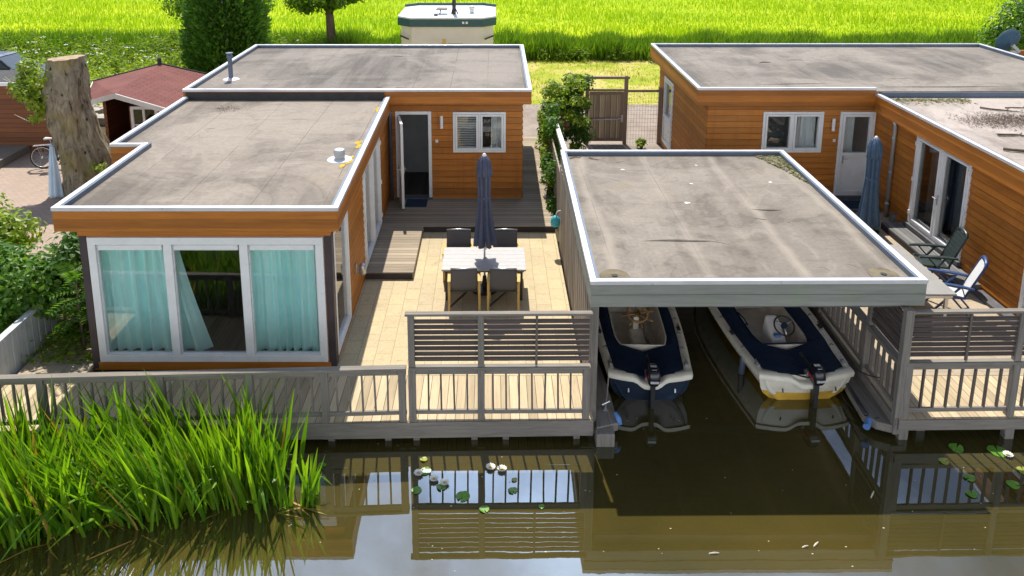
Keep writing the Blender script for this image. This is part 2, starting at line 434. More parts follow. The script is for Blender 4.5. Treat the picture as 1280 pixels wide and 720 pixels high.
M['terrace_r'] = paving('terrace pavers neighbour', (.44, .36, .265), (.37, .315, .235), (.20, .17, .10), .50, .50, R(90), .5)
M['yard'] = paving('yard clinkers', (.40, .31, .25), (.34, .27, .225), (.22, .17, .14), .21, .105, 0, .3)

def water():
    m, nt, out = newmat('canal water'); b = NB(nt)
    v = b.pos()
    n = b.noise(v, .35, 4, .6)
    c = b.ramp(n, [(.3, (.048, .041, .011)), (.7, (.074, .057, .014))])
    c = b.mix(b.ramp(b.noise(v, 60, 2, .5), [(.68, 0), (.74, .2)]), c, (.20, .16, .07))
    df = b.n('ShaderNodeBsdfDiffuse'); b.l(c, df.inputs['Color'])
    gl = b.n('ShaderNodeBsdfGlossy'); gl.inputs['Roughness'].default_value = .0; gl.inputs['Color'].default_value = (.86, .93, 1, 1)
    h = b.math('ADD', b.math('MULTIPLY', b.noise(b.pos((1, .6, 1)), 1.6, 2, .4), 1.0), b.math('MULTIPLY', b.noise(v, 9, 2, .4), .06))
    nm = b.bump(h, .10, .018); b.l(nm, gl.inputs['Normal'])
    fr = b.n('ShaderNodeFresnel'); fr.inputs['IOR'].default_value = 2.3; b.l(nm, fr.inputs['Normal'])
    mx = b.n('ShaderNodeMixShader'); b.l(b.math('MULTIPLY', fr.outputs[0], 1.0), mx.inputs[0])
    b.l(df.outputs[0], mx.inputs[1]); b.l(gl.outputs[0], mx.inputs[2]); b.l(mx.outputs[0], out.inputs['Surface']); return m
M['water'] = water()

def ground(name, stops, scale=.6, fine=18, bumpd=.03, fs=.5):
    m, nt, out = newmat(name); b = NB(nt)
    v = b.pos()
    n = b.math('ADD', b.math('MULTIPLY', b.noise(v, scale, 7, .65, .4), 1-fs*.5), b.math('MULTIPLY', b.noise(v, fine, 5, .7), fs*.5))
    c = b.ramp(n, stops)
    b.principled(out, c, .95, b.bump(b.noise(v, fine, 5, .7), .6, bumpd), .1); return m
M['earth'] = ground('dark earth', [(.3, (.05, .042, .025)), (.6, (.10, .085, .045)), (.8, (.08, .11, .03))])
M['gravel'] = ground('gravel yard', [(.32, (.17, .14, .115)), (.5, (.29, .245, .21)), (.68, (.42, .37, .32))], 1.2, 30, .03, 1.2)
M['drygrass'] = ground('dry mown grass', [(.36, (.19, .28, .022)), (.48, (.32, .36, .04)), (.55, (.46, .40, .12)), (.66, (.56, .50, .30))], .55, 12, .05, .7)

def meadow():
    m, nt, out = newmat('meadow'); b = NB(nt)
    n = b.noise(b.pos((.35, 1, 1)), .16, 7, .62, .5); n2 = b.noise(b.pos((.5, 2, 1)), 3.5, 5, .7)
    k = b.math('ADD', b.math('MULTIPLY', n, .65), b.math('MULTIPLY', n2, .35))
    c = b.ramp(k, [(.34, (.21, .36, .004)), (.5, (.35, .46, .006)), (.64, (.48, .54, .012))])
    b.principled(out, c, .9, b.bump(n2, .8, .12), .1); return m
M['meadow'] = meadow()
# ------------------------------------------------------------------ building helpers
def mapper(axis, c, sgn):
    """u along the wall, v up, w outwards; axis 'y' = wall in plane y=c, 'x' = wall in plane x=c"""
    if axis == 'y': return lambda u, v, w: (u, c + sgn*w, v)
    return lambda u, v, w: (c + sgn*w, u, v)

def mbox(mb, Mp, u0, u1, v0, v1, w0, w1):
    a = Mp(u0, v0, w0); b = Mp(u1, v1, w1); mb.box(*a, *b)

def cut(u0, u1, v0, v1, ops):
    """intervals of [u0,u1] left free by openings that overlap the band v0..v1"""
    res = [(u0, u1)]
    for (a, b, c, d) in ops:
        if d <= v0+.01 or c >= v1-.01: continue
        nr = []
        for (x, y) in res:
            if b <= x or a >= y: nr.append((x, y)); continue
            if a > x: nr.append((x, a))
            if b < y: nr.append((b, y))
        res = nr
    return [(x, y) for x, y in res if y-x > .005]

def wall(house, axis, c, sgn, u0, u1, v0, v1, ops=(), t=.14, pitch=.165):
    """inner wall and its lap siding, one part each, with the openings cut out"""
    Mp = mapper(axis, c, sgn); core = MB(); mb = MB()
    zs = sorted({v0, v1} | {z for o in ops for z in o[2:] if v0 < z < v1})
    for a, b in zip(zs, zs[1:]):
        for x, y in cut(u0, u1, a, b, ops): mbox(core, Mp, x, y, a, b, -t, -.004)
    k0 = math.floor(v0/pitch)
    zz = k0*pitch
    while zz < v1-.01:
        a = max(zz, v0); b = min(zz+pitch, v1)
        cuts = sorted({a, b} | {z for o in ops for z in o[2:] if a < z < b})
        for p, q in zip(cuts, cuts[1:]):
            for x, y in cut(u0, u1, p, q, ops):
                wp = .026*(1-(p-zz)/pitch)+.004; wq = .026*(1-(q-zz)/pitch)+.004
                pts = [Mp(x, p, 0), Mp(y, p, 0), Mp(y, q, 0), Mp(x, q, 0), Mp(x, p, wp), Mp(y, p, wp), Mp(y, q, wq), Mp(x, q, wq)]
                mb.hexa(pts)
        zz += pitch
    core.build('wall', M['interior'], house)
    mb.build('cladding', M['clad' if axis == 'y' else 'clad_y'], house)

def frame_rect(mb, Mp, u0, u1, v0, v1, w, d0, d1):
    mbox(mb, Mp, u0, u1, v1-w, v1, d0, d1); mbox(mb, Mp, u0, u1, v0, v0+w, d0, d1)
    mbox(mb, Mp, u0, u0+w, v0+w, v1-w, d0, d1); mbox(mb, Mp, u1-w, u1, v0+w, v1-w, d0, d1)

def window(parent, axis, c, sgn, u0, u1, v0, v1, n=1, name='window', fw=.07, sash=True, glass='glass', sill=True, lower=None, mull=None, proud=.045):
    """frame with n lights; the pane is its child"""
    Mp = mapper(axis, c, sgn)
    mb = MB(); pn = MB()
    frame_rect(mb, Mp, u0, u1, v0, v1, fw, -.09, proud)
    inner0, inner1 = u0+fw, u1-fw; mw = mull or fw
    w = (inner1-inner0-(n-1)*mw)/n
    for i in range(n):
        a = inner0+i*(w+mw); b = a+w
        if i < n-1: mbox(mb, Mp, b, b+mw, v0+fw, v1-fw, -.09, proud-.002)
        s = .055 if sash else .012
        frame_rect(mb, Mp, a+.004, b-.004, v0+fw+.004, v1-fw-.004, s, -.06, proud+(.018 if sash else -.03))
        lo = v0+fw+s
        if lower:
            mbox(mb, Mp, a+s, b-s, lo, v0+lower, -.04, .02)
            mbox(mb, Mp, a+s, b-s, v0+lower, v0+lower+.09, -.06, proud+.012)
            mbox(mb, Mp, a+s+.07, b-s-.07, lo+.07, v0+lower-.07, .02, .032)
            lo = v0+lower+.09
        mbox(pn, Mp, a+s, b-s, lo, v1-fw-s, -.028, -.02)
    o = mb.build(name, M['white'], parent, bevel=.006)
    pn.build('pane', M[glass], o)
    if sill:
        sb = MB(); mbox(sb, Mp, u0-.04, u1+.04, v0-.045, v0-.003, -.02, proud+.05); sb.build('sill', M['white'], o, bevel=.005)
    return o

def handle(parent, axis, c, sgn, u, v, du=.13, w=.08):
    Mp = mapper(axis, c, sgn); mb = MB()
    mbox(mb, Mp, u-.018, u+.018, v-.11, v+.11, w, w+.012)
    mb.tube([Mp(u, v+.03, w), Mp(u, v+.03, w+.05), Mp(u+du, v+.03, w+.05)], .011, 8)
    return mb.build('handle', M['steel'], parent, smooth=False)

def hinges(parent, axis, c, sgn, u, vs, w=.05):
    Mp = mapper(axis, c, sgn)
    for v in vs:
        mb = MB(); mbox(mb, Mp, u-.025, u+.025, v-.05, v+.05, w, w+.028); mb.build('hinge', M['white'], parent, bevel=.004)

def roof(parent, poly, z, mat, fasc=.34, trimw=.10, name='roof', over=.05, fas=True, trimmat='trim', inner='bluegrey', skip=(), fmats=('fascia', 'fascia_y'), slabz=None):
    """flat felt roof with raised trim and timber fascia; poly counter-clockwise"""
    n = len(poly)
    tr = MB(); up = MB()
    P = [Vector((x, y, 0)) for x, y in poly]
    cen = []
    def off(d):
        res = []
        for i in range(n):
            a, b, c = P[i-1], P[i], P[(i+1) % n]
            d1 = (b-a).normalized(); d2 = (c-b).normalized()
            n1 = Vector((d1.y, -d1.x, 0)); n2 = Vector((d2.y, -d2.x, 0))   # outward for ccw
            bis = (n1+n2); k = d/(1+n1.dot(n2)); res.append(b+bis*k)
        return res
    mb = MB(); mb.prism([(q.x, q.y) for q in off(-.036)], z-.30, z-.035)
    ro = mb.build(name, mat, parent)
    o1 = off(.012); i1 = off(-trimw); i2 = off(-trimw-.045); o2 = off(.0); i3 = off(-.03)
    for i in range(n):
        if i in skip: continue
        j = (i+1) % n
        def ring(mbx, A, B, z0, z1):
            mbx.hexa([(A[i].x, A[i].y, z0), (A[j].x, A[j].y, z0), (B[j].x, B[j].y, z0), (B[i].x, B[i].y, z0),
                      (A[i].x, A[i].y, z1), (A[j].x, A[j].y, z1), (B[j].x, B[j].y, z1), (B[i].x, B[i].y, z1)])
        ring(tr, o1, i1, z+.002, z+.07)
        ring(up, i1, i2, z-.04, z+.055)
        if fas:
            ax = 0 if abs(P[j].x-P[i].x) > abs(P[j].y-P[i].y) else 1
            fm = MB(); ring(fm, o2, i3, z-fasc, z); fm.build('fascia', M[fmats[ax]], parent, bevel=.006)
    tr.build('roof_trim', M[trimmat], ro, bevel=.008)
    up.build('felt_upstand', M[inner], ro)
    return ro

def wall_lamp(parent, axis, c, sgn, u, v):
    Mp = mapper(axis, c, sgn); mb = MB()
    mbox(mb, Mp, u-.04, u+.04, v-.05, v+.05, .02, .05)
    mb.tube([Mp(u, v, .04), Mp(u, v, .10)], .018, 8)
    o = mb.build('wall_lamp', M['steel'], parent)
    g = MB(); g.tube([Mp(u, v-.17, .11), Mp(u, v+.17, .11)], .042, 14); g.build('lamp_tube', M['white'], o, smooth=False)
    return o

def wrinkles(parent, mat, spots, z):
    for (x, y, L, a, r) in spots:
        mb = MB(); pts = []; rr = []
        for k in range(9):
            t = k/8; s = (t-.5)*L
            pts.append((x+math.cos(a)*s+.03*math.sin(t*7+x), y+math.sin(a)*s+.04*math.sin(t*5+y), z-.012))
            rr.append(1.7*r*math.sin(math.pi*min(max(t, .04), .96))+.003)
        mb.tube(pts, rr, 6)
        mb.build('felt_wrinkle', mat, parent, smooth=True)

# ================================================================== LEFT HOUSE
ZR1, ZR2 = 3.365, 3.545
hl = thing('timber_house', 'left orange timber bungalow with turquoise curtains behind a wide front window', 'house', (-4, 16, .4)); H_ = hl
Y0, YB, YE = 12.68, 20.42, 26.7
XL, XR, XL2, XRR = -6.98, -2.76, -7.92, .80
ZF = .5
front_ops = [(-6.86, -2.86, ZF+.0, 2.84)]
side_ops = [(12.82, 14.18, .5, 2.84), (16.05, 18.55, .58, 2.92)]
wall(H_, 'y', Y0, -1, XL, XR, .32, 3.2, front_ops)
wall(H_, 'x', XR, 1, Y0, YB, .32, 3.15, side_ops)
wall(H_, 'x', XL, -1, Y0, 16.1, .32, 3.15)
wall(H_, 'y', 16.12, -1, XL2, XL-.14, .32, 3.15)
wall(H_, 'x', XL2, -1, 16.12, YE, .32, 3.3)
rear_ops = [(-2.56, -1.60, .58, 2.98), (-1.04, .37, 1.84, 2.96)]
wall(H_, 'y', YB, -1, XR, XRR, .32, 3.35, rear_ops)
wall(H_, 'x', XRR, 1, YB, YE, .32, 3.35)
wall(H_, 'y', YE, 1, XL2, XRR, .32, 3.35)
fl = MB(); fl.box(XL+.1, Y0+.1, .40, XR-.1, YB, .50); fl.build('floor', M['intfloor'], hl); fl = MB(); fl.box(XL2+.1, YB-.1, .40, XRR-.1, YE-.1, .52); fl.build('floor', M['intfloor'], hl)
iw = MB(); iw.box(XL+.15, 17.2, .5, XR-.15, 17.3, 3.1); iw.build('inner_wall', M['interior'], hl); iw = MB(); iw.box(-2.9, 22.6, .5, .6, 22.7, 3.2); iw.build('inner_wall', M['interior'], hl)
# dark corner posts beside the front window, timber strip under it
cp = MB(); cp.box(XL-.02, Y0-.035, .36, -6.872, Y0+.2, 2.86); cp.build('corner_panel', M['post_dark'], hl, bevel=.005)
cp = MB(); cp.box(-2.848, Y0-.035, .36, XR+.04, 12.818, 2.86)
cp.build('corner_panel', M['post_dark'], hl, bevel=.005)
st = MB(); st.box(XL-.03, Y0-.05, 2.862, XR+.03, Y0+.05, 3.05); st.build('window_fascia', M['fascia'], hl, bevel=.005); st = MB(); st.box(-6.9, Y0-.04, .34, -2.82, Y0-.006, .492); st.build('sill_board', M['fascia'], hl, bevel=.005)
pl = MB(); pl.box(XL+.04, Y0+.03, .1, XR-.04, Y0+.2, .335); pl.build('plinth', M['felt_dark'], hl)
r1 = roof(hl, [(-7.30, 12.48), (-2.56, 12.48), (-2.66, 20.23), (-7.98, 20.23), (-7.98, 16.02), (-7.30, 16.02)], ZR1, M['roof_a'], .36, .085, skip=(2,))
r2 = roof(hl, [(-8.03, 20.22), (1.03, 20.22), (1.06, 26.85), (-8.06, 26.85)], ZR2, M['roof_b'], .34, .085)
us = MB(); us.box(-7.96, 20.185, ZR1-.04, -2.80, 20.216, ZR2-.02); us.build('felt_upstand', M['felt_dark'], r2)
# soffit/wall joint strip under the rear fascia
wrinkles(r2, M['roof_b'], [(-2.9, 20.75, .5, -.5, .025), (-2.3, 20.7, .7, -.45, .03), (-1.9, 20.72, .4, -.3, .02), (-.2, 20.7, .4, -.4, .02), (-1.2, 24.2, .5, -1.1, .018), (-3.0, 25.2, .6, -.2, .02)], ZR2-.035)
wrinkles(r1, M['roof_a'], [(-4.6, 18.3, .8, .15, .012), (-6.4, 17.5, .6, .2, .012)], ZR1-.035)
# windows and doors
window(hl, 'y', Y0, -1, -6.855, -2.865, ZF+.005, 2.835, 3, 'front_window', fw=.13, sash=False, mull=.14, sill=False, proud=.06)
MpF = mapper('y', Y0, -1)
for i in range(3):
    w = (3.99-.26-.28)/3; a = -6.855+.13+i*(w+.14)
    vt = MB(); mbox(vt, MpF, a+.03, a+w-.03, 2.60, 2.69, -.03, .045); vt.build('vent_strip', M['white'], hl, bevel=.006)
window(hl, 'x', XR, 1, 12.825, 14.175, .505, 2.835, 1, 'side_window', fw=.075, sash=False, sill=False)
fd = window(hl, 'x', XR, 1, 16.055, 18.545, .585, 2.915, 2, 'french_door', fw=.07, sill=False, mull=.05)
handle(fd, 'x', XR, 1, 17.36, 1.62, -.13); hinges(fd, 'x', XR, 1, 16.1, (.85, 1.7, 2.7)); hinges(fd, 'x', XR, 1, 18.5, (.85, 1.7, 2.7))
wr = window(hl, 'y', YB, -1, -1.035, .365, 1.845, 2.955, 2, 'rear_window', fw=.06, mull=.05, sill=False)
# doorway with its open leaf
MpD = mapper('y', YB, -1); df = MB()
mbox(df, MpD, -2.555, -2.47, .585, 2.975, -.1, .05); mbox(df, MpD, -1.69, -1.605, .585, 2.975, -.1, .05); mbox(df, MpD, -2.47, -1.69, 2.89, 2.975, -.1, .05)
df.build('door_frame', M['white'], hl, bevel=.006)
sl = MB(); mbox(sl, MpD, -2.56, -1.6, .50, .582, -.12, .12); sl.build('door_sill', M['stone'], hl, bevel=.006)
leaf = MB(); lp = MB()
hx, hy = -2.46, 20.30; ang = R(-78); L = .80
d = Vector((math.cos(ang), math.sin(ang), 0)); nrm = Vector((-d.y, d.x, 0))
def lf(u, v, w): return Vector((hx, hy, 0)) + d*u + nrm*w + Vector((0, 0, v))
def lbox(mb, u0, u1, v0, v1, w0, w1):
    mb.hexa([lf(u0, v0, w0), lf(u1, v0, w0), lf(u1, v0, w1), lf(u0, v0, w1), lf(u0, v1, w0), lf(u1, v1, w0), lf(u1, v1, w1), lf(u0, v1, w1)])
lbox(leaf, 0, L, .60, .72, -.035, .035); lbox(leaf, 0, L, 2.76, 2.88, -.035, .035); lbox(leaf, 0, .11, .72, 2.76, -.035, .035); lbox(leaf, L-.11, L, .72, 2.76, -.035, .035)
lbox(leaf, .11, L-.11, .72, 1.45, -.02, .02); lbox(leaf, .11, L-.11, 1.45, 1.55, -.035, .035)
lbox(lp, .11, L-.11, 1.55, 2.76, -.006, .006)
lo = leaf.build('door', M['white'], hl, bevel=.006); lp.build('pane', M['glass_dark'], lo)
hm = MB()
for w in (-1, 1):
    hm.tube([lf(L-.06, 1.65, w*.035), lf(L-.06, 1.65, w*.09), lf(L-.20, 1.65, w*.09)], .012, 8)
    lbox(hm, L-.08, L-.04, 1.52, 1.76, w*.036, w*.05)
hm.build('handle', M['steel'], lo)
wall_lamp(hl, 'y', YB, -1, -1.33, 2.70)
bx = MB(); mbox(bx, MpD, -1.50, -1.43, 2.12, 2.20, .01, .05); bx.build('doorbell', M['white'], hl, bevel=.005)
dp = MB(); dp.tube([(-2.68, 20.30, .55), (-2.68, 20.30, 2.95), (-2.72, 20.28, 3.05)], .045, 12); dp.build('downpipe', M['bluegrey'], hl, smooth=True)
# small lantern on the side wall
ln = MB(); MpS = mapper('x', XR, 1)
mbox(ln, MpS, 14.82, 14.94, 1.06, 1.28, .02, .04); ln.tube([MpS(14.88, 1.17, .04), MpS(14.88, 1.17, .14)], .02, 8)
lno = ln.build('wall_lamp', M['steel'], hl); l2 = MB(); l2.lathe([(.03, 0), (.075, .04), (.075, .2), (.05, .24)], MpS(14.88, 1.04, .16), 12); l2.build('lamp_shade', M['steel'], lno, smooth=True)
# flue and roof vent
fp = MB(); fp.tube([(-7.30, 21.85, 3.55), (-7.30, 21.85, 4.15)], .062, 14); fp.tube([(-7.30, 21.85, 4.12), (-7.30, 21.85, 4.2)], .085, 14); fp.tube([(-7.3, 21.85, 4.24), (-7.3, 21.85, 4.27)], .10, 14); fp.tube([(-7.3, 21.85, 4.2), (-7.3, 21.85, 4.25)], .03, 8)
po = fp.build('flue_pipe', M['bluegrey'], hl); ff = MB(); ff.lathe([(.24, 0), (.22, .02), (.08, .06)], (-7.30, 21.85, ZR2-.04), 20); ff.build('flashing', M['trim'], po)
vc = MB(); vc.lathe([(.105, 0), (.105, .13), (.12, .14), (.12, .155), (.10, .2), (.05, .215)], (-3.05, 15.3, ZR1-.02), 24); vco = vc.build('roof_vent', M['zinc'], hl)
vf = MB(); vf.lathe([(.25, 0), (.24, .012), (.11, .03)], (-3.05, 15.3, ZR1-.034), 28); vf.build('flashing', M['white'], vco)
# interior bits seen through the rear window
# yellow lichen along the right roof edge
lk = MB()
for i in range(26):
    y = random.choice([14.9, 15.4, 16.3, 17.6, 19.2])+random.uniform(-.22, .22)
    x = -2.72-abs(random.gauss(0, .07)) - .03*(y-12.5)/8 - .05
    r = random.uniform(.03, .08); zc = ZR1-.031
    lk.face(*[(x+r*math.cos(a)*random.uniform(.6, 1.1), y+r*1.6*math.sin(a)*random.uniform(.6, 1.1), zc+i*.00015) for a in [k*.785 for k in range(8)]])
lk.build('lichen', plain('ochre lichen', (.50, .33, .05), .9, .3, 9, .1), r1)

# curtains: hang from rails inside the window
def curtain(name, label, x0, x1, y, z0, z1, mat, flare=None, folds=11, amp=.045, group=None, open_=False):
    mb = MB(); n = folds*10; rows = []
    for j in range(9):
        t = j/8; z = z1+(z0-z1)*t; row = []
        for k in range(n+1):
            s = k/n; ph = 2*math.pi*folds*(s+.035*math.sin(s*9+x0)) 
            a = amp*(.7+.3*t)*(1+.35*math.sin(s*13+1))
            fl_ = (flare or 0)*(max(0, t-.05)**1.25)*max(0, (s-.62)/.38)**1.3
            row.append((x0+(x1-x0)*s+fl_, y+a*math.copysign(abs(math.sin(ph))**1.6, math.sin(ph))+.012*math.sin(ph*2.3+t), z + (.02*math.cos(ph) if j == 8 else 0)))
        rows.append(row)
    mb.sheet(rows)
    o = mb.build(name, mat, smooth=True); tag(o, label, 'curtain', group); return o
cw = (3.99-.26-.28)/3
curtain('curtain', 'pleated turquoise curtain in the left pane of the front window, sweeping into the middle pane', -6.88, -5.47, Y0+.22, .56, 2.72, M['curtain'], .50, 8, .085)
curtain('curtain', 'pleated turquoise curtain filling the right pane of the front window', -4.28, -2.88, Y0+.20, .56, 2.72, M['curtain'], .0, 8, .085)
curtain('curtain', 'grey-white curtain in the right half of the small rear window beside the open door', -.02, .33, YB+.25, 1.7, 2.95, M['curtain_w'], 0, 5, .03)
bl = MB()
for i in range(14): bl.bar((-.95, YB+.16, 1.95+i*.065), (-.42, YB+.16, 1.95+i*.065), .045, .006, (0, -.5, 1))
tag(bl.build('window_blind', M['white']), 'white slatted blind in the left half of the small rear window', 'blind')
# bottles standing on the rear window ledge
for i, (x, h, m, lab) in enumerate([(-.02, .20, 'silver', 'silver bottle on the rear window ledge, left one of the pair behind the glass'), (.12, .16, 'white', 'short white jar on the rear window ledge beside a silver bottle')]):
    b_ = MB(); b_.lathe([(.035, 0), (.04, .02), (.04, h*.6), (.015, h*.8), (.015, h)], (x, YB+.08, 1.86), 12)
    tag(b_.build('bottle' if i == 0 else 'jar', M[m], smooth=True), lab, 'bottle' if i == 0 else 'jar')

# ================================================================== RIGHT HOUSE
hr = thing('timber_house', 'right orange timber bungalow with white half-glazed door and french doors', 'house', (12, 20, .4)); H_ = hr
YB2, XW, XL3 = 20.6, 10.27, 5.75
rops = [(7.22, 8.84, 1.78, 2.92), (9.27, 10.36-.14, .56, 2.92)]
wall(H_, 'y', YB2, -1, XL3, XW, .32, 3.4, rops)
lops = [(24.55, 25.85, .5, 2.75)]
wall(H_, 'x', XL3, -1, YB2, 26.7, .32, 3.4, lops)
sops = [(16.25, 18.5, .68, 2.94), (12.7, 14.25, .62, 2.6)]
wall(H_, 'x', XW, -1, 11.6, YB2, .32, 3.3, sops)
wall(H_, 'y', 11.6, -1, XW, 17, .32, 3.3)
wall(H_, 'y', 26.7, 1, XL3, 16.4, .32, 3.4)
wall(H_, 'x', 16.4, 1, YB2, 26.7, .32, 3.4)
fl = MB(); fl.box(XW+.1, 11.7, .4, 16.3, 26.6, .52); fl.build('floor', M['intfloor'], hr); fl = MB(); fl.box(XL3+.1, YB2+.1, .4, XW+.1, 26.6, .52); fl.build('floor', M['intfloor'], hr)
iw = MB(); iw.box(12.6, 11.8, .5, 12.7, 20.5, 3.2); iw.build('inner_wall', M['interior'], hr); iw = MB(); iw.box(XL3+.2, 22.8, .5, 12, 22.9, 3.3); iw.build('inner_wall', M['interior'], hr)
ra = roof(hr, [(5.40, 20.38), (10.07, 20.38), (16.7, 20.40), (16.75, 27.05), (5.46, 27.05)], ZR2, M['roof_d'], .42, .085, skip=(1,))
rb = roof(hr, [(9.98, 11.35), (17.2, 11.35), (17.2, 20.38), (10.07, 20.38)], ZR1+.03, M['roof_e'], .42, .085, skip=(2,))
# where the rear roof overhangs the wing
us = MB(); us.box(10.20, 20.345, ZR1-.01, 16.6, 20.384, ZR2-.05); us.build('felt_upstand', M['bluegrey'], ra)
wrinkles(ra, M['roof_d'], [(8.2, 21.3, 3.0, .05, .02), (12.2, 20.95, 4.5, .02, .022), (9.5, 24.6, .8, .1, .02), (8.4, 24.2, .5, .2, .03), (11.5, 22.0, 1.5, .03, .014)], ZR2-.035)
w1 = window(hr, 'y', YB2, -1, 7.225, 8.835, 1.785, 2.915, 2, 'window', fw=.065, mull=.05, sill=False)
dr = window(hr, 'y', YB2, -1, 9.275, 10.215, .565, 2.915, 1, 'door', fw=.075, lower=1.12, sill=False)
handle(dr, 'y', YB2, -1, 9.42, 1.6, .13); hinges(dr, 'y', YB2, -1, 10.17, (.9, 1.7, 2.65))
f2 = window(hr, 'x', XW, -1, 16.255, 18.495, .685, 2.935, 2, 'french_door', fw=.075, sill=False, mull=.05)
handle(f2, 'x', XW, -1, 17.28, 1.7, .13); hinges(f2, 'x', XW, -1, 16.30, (.95, 1.8, 2.7)); hinges(f2, 'x', XW, -1, 18.45, (.95, 1.8, 2.7))
window(hr, 'x', XW, -1, 12.705, 14.245, .625, 2.595, 1, 'side_window', fw=.09, sash=False, sill=False)
ld = window(hr, 'x', XL3, -1, 24.555, 25.845, .505, 2.745, 1, 'side_door', fw=.08, lower=.9, sill=False)
wall_lamp(hr, 'y', YB2, -1, 9.08, 2.58)
MpR = mapper('y', YB2, -1); bx = MB(); mbox(bx, MpR, 9.13, 9.20, 2.08, 2.16, .01, .05); bx.build('doorbell', M['white'], hr, bevel=.005)
dp = MB(); dp.tube([(XW-.09, 19.45, .42), (XW-.09, 19.45, 2.85), (XW-.15, 19.45, 3.02)], .045, 12)
for z in (.75, 1.6, 2.5): dp.tube([(XW-.09, 19.45, z), (XW-.09, 19.45, z+.05)], .055, 12)
dp.build('downpipe', M['zinc'], hr, smooth=True)
sl = MB(); mbox(sl, mapper('y', YB2, -1), 9.2, 10.2, .46, .562, -.1, .1); sl.build('door_sill', M['stone'], hr, bevel=.006); sl = MB(); mbox(sl, mapper('x', XW, -1), 16.2, 18.55, .58, .682, -.1, .12); sl.build('door_sill', M['stone'], hr, bevel=.006)
curtain('curtain', 'grey curtain in the right half of the neighbour house window', 8.25, 8.72, YB2+.22, 1.7, 2.88, M['curtain_w'], 0, 5, .03)
curtain('curtain', 'pale curtain behind the glass of the neighbour house door', 9.45, 9.78, YB2+.24, 1.6, 2.85, M['curtain_w'], 0, 4, .03)
def curtain_side(label, y0, y1, x, z0, z1, folds):
    mb = MB(); n = folds*10; rows = []
    for j in range(6):
        t = j/5; z = z1+(z0-z1)*t
        rows.append([(x+.035*math.sin(2*math.pi*folds*k/n)*(.6+.4*t), y0+(y1-y0)*k/n, z) for k in range(n+1)])
    mb.sheet(rows); tag(mb.build('curtain', M['curtain_w'], smooth=True), label, 'curtain')
curtain_side('pale curtain gathered behind the far leaf of the neighbour french doors', 17.6, 18.35, XW+.3, .8, 2.85, 7)
curtain_side('narrow pale curtain behind the near leaf of the neighbour french doors', 17.0, 17.22, XW+.3, .8, 2.85, 2)
curtain_side('grey curtain beside the french door glass of the left house', 18.1, 18.45, XR-.3, .7, 2.85, 4)

# ================================================================== BOATHOUSE
bh = thing('boathouse', 'flat-roofed grey boathouse over the water sheltering two motor boats', 'boathouse', (4.1, 15, 0))
ZB = 2.60
br = roof(bh, [(1.53, 11.38), (6.74, 11.42), (6.84, 18.02), (1.62, 18.02)], ZB, M['roof_c'], .37, .085, fas=True, fmats=('greenwood', 'greenwood'))
lip = MB(); lip.bar((1.53, 11.375, ZB-.175), (6.74, 11.415, ZB-.175), .03, .018); lip.build('fascia_lip', M['greenwood'], bh)
wrinkles(br, M['roof_c'], [(3.3, 13.1, 1.6, .06, .028), (3.9, 13.05, .8, -.3, .014), (5.3, 14.55, .8, -.05, .022), (5.05, 14.1, .4, 0, .016), (5.5, 13.95, .2, .3, .012), (2.9, 17.4, .3, .5, .012), (5.4, 12.0, .4, -.5, .012), (5.9, 12.1, .4, -.4, .012)], ZB-.035)
for (x, y) in ((1.95, 11.75), (6.25, 11.80)):
    dn = MB(); dn.lathe([(.24, 0), (.235, .008), (.06, .010), (.055, .003)], (x, y, ZB-.034), 24)
    dno = dn.build('roof_drain', plain('stained drain patch', (.17, .145, .10), .9, .3, 5, .1), br)
    hh = MB(); hh.lathe([(.045, 0), (.045, .004)], (x, y, ZB-.020), 12); hh.build('drain_hole', M['felt_dark'], dno)
for (x, y, q) in ((2.9, 16.9, .05), (4.2, 16.0, .05), (3.85, 14.9, .06), (5.9, 16.1, .045), (4.6, 17.2, .035)):
    sp_ = MB(); sp_.prism([(x+q*math.cos(a)*random.uniform(.5, 1.3), y+.7*q*math.sin(a)*random.uniform(.5, 1.3)) for a in [k*.785 for k in range(8)]], ZB-.036, ZB-.031); sp_.build('white_stain', M['white'], br)
# left board wall, posts, beams, back wall
bw = MB(); y = 11.75; k = 0
while y < 18.0:
    bw.box(1.60+(.02 if k % 2 else 0), y, .25, 1.64+(.02 if k % 2 else 0), y+.158, 2.34); y += .15; k += 1
bw.build('board_wall', M['fencewood'], bh)
ps = [(1.60, 11.45), (1.72, 14.6), (1.72, 17.9), (6.60, 14.8), (6.66, 17.9), (4.15, 17.9)]
for (x, y) in ps:
    p = MB(); p.box(x-.065, y-.065, -.6, x+.065, y+.065, 2.33); p.build('post', M['greywood_z'], bh, bevel=.008)
for yb in (11.6, 14.5):
    be = MB(); be.box(1.75, yb, 2.11, 6.6, yb+.12, 2.33); be.build('roof_beam', M['darkwood_x'], bh)
for x in (2.6, 3.7, 4.8, 5.9):
    be = MB(); be.box(x-.04, 11.5, 2.335, x+.04, 17.9, 2.355); be.build('rafter', M['darkwood_x'], bh)
bk = MB()
for i in range(15): bk.box(1.7, 17.86, .15+i*.15, 6.65, 17.89, .15+i*.15+.138)
bk.build('slat_wall', M['darkwood_x'], bh)
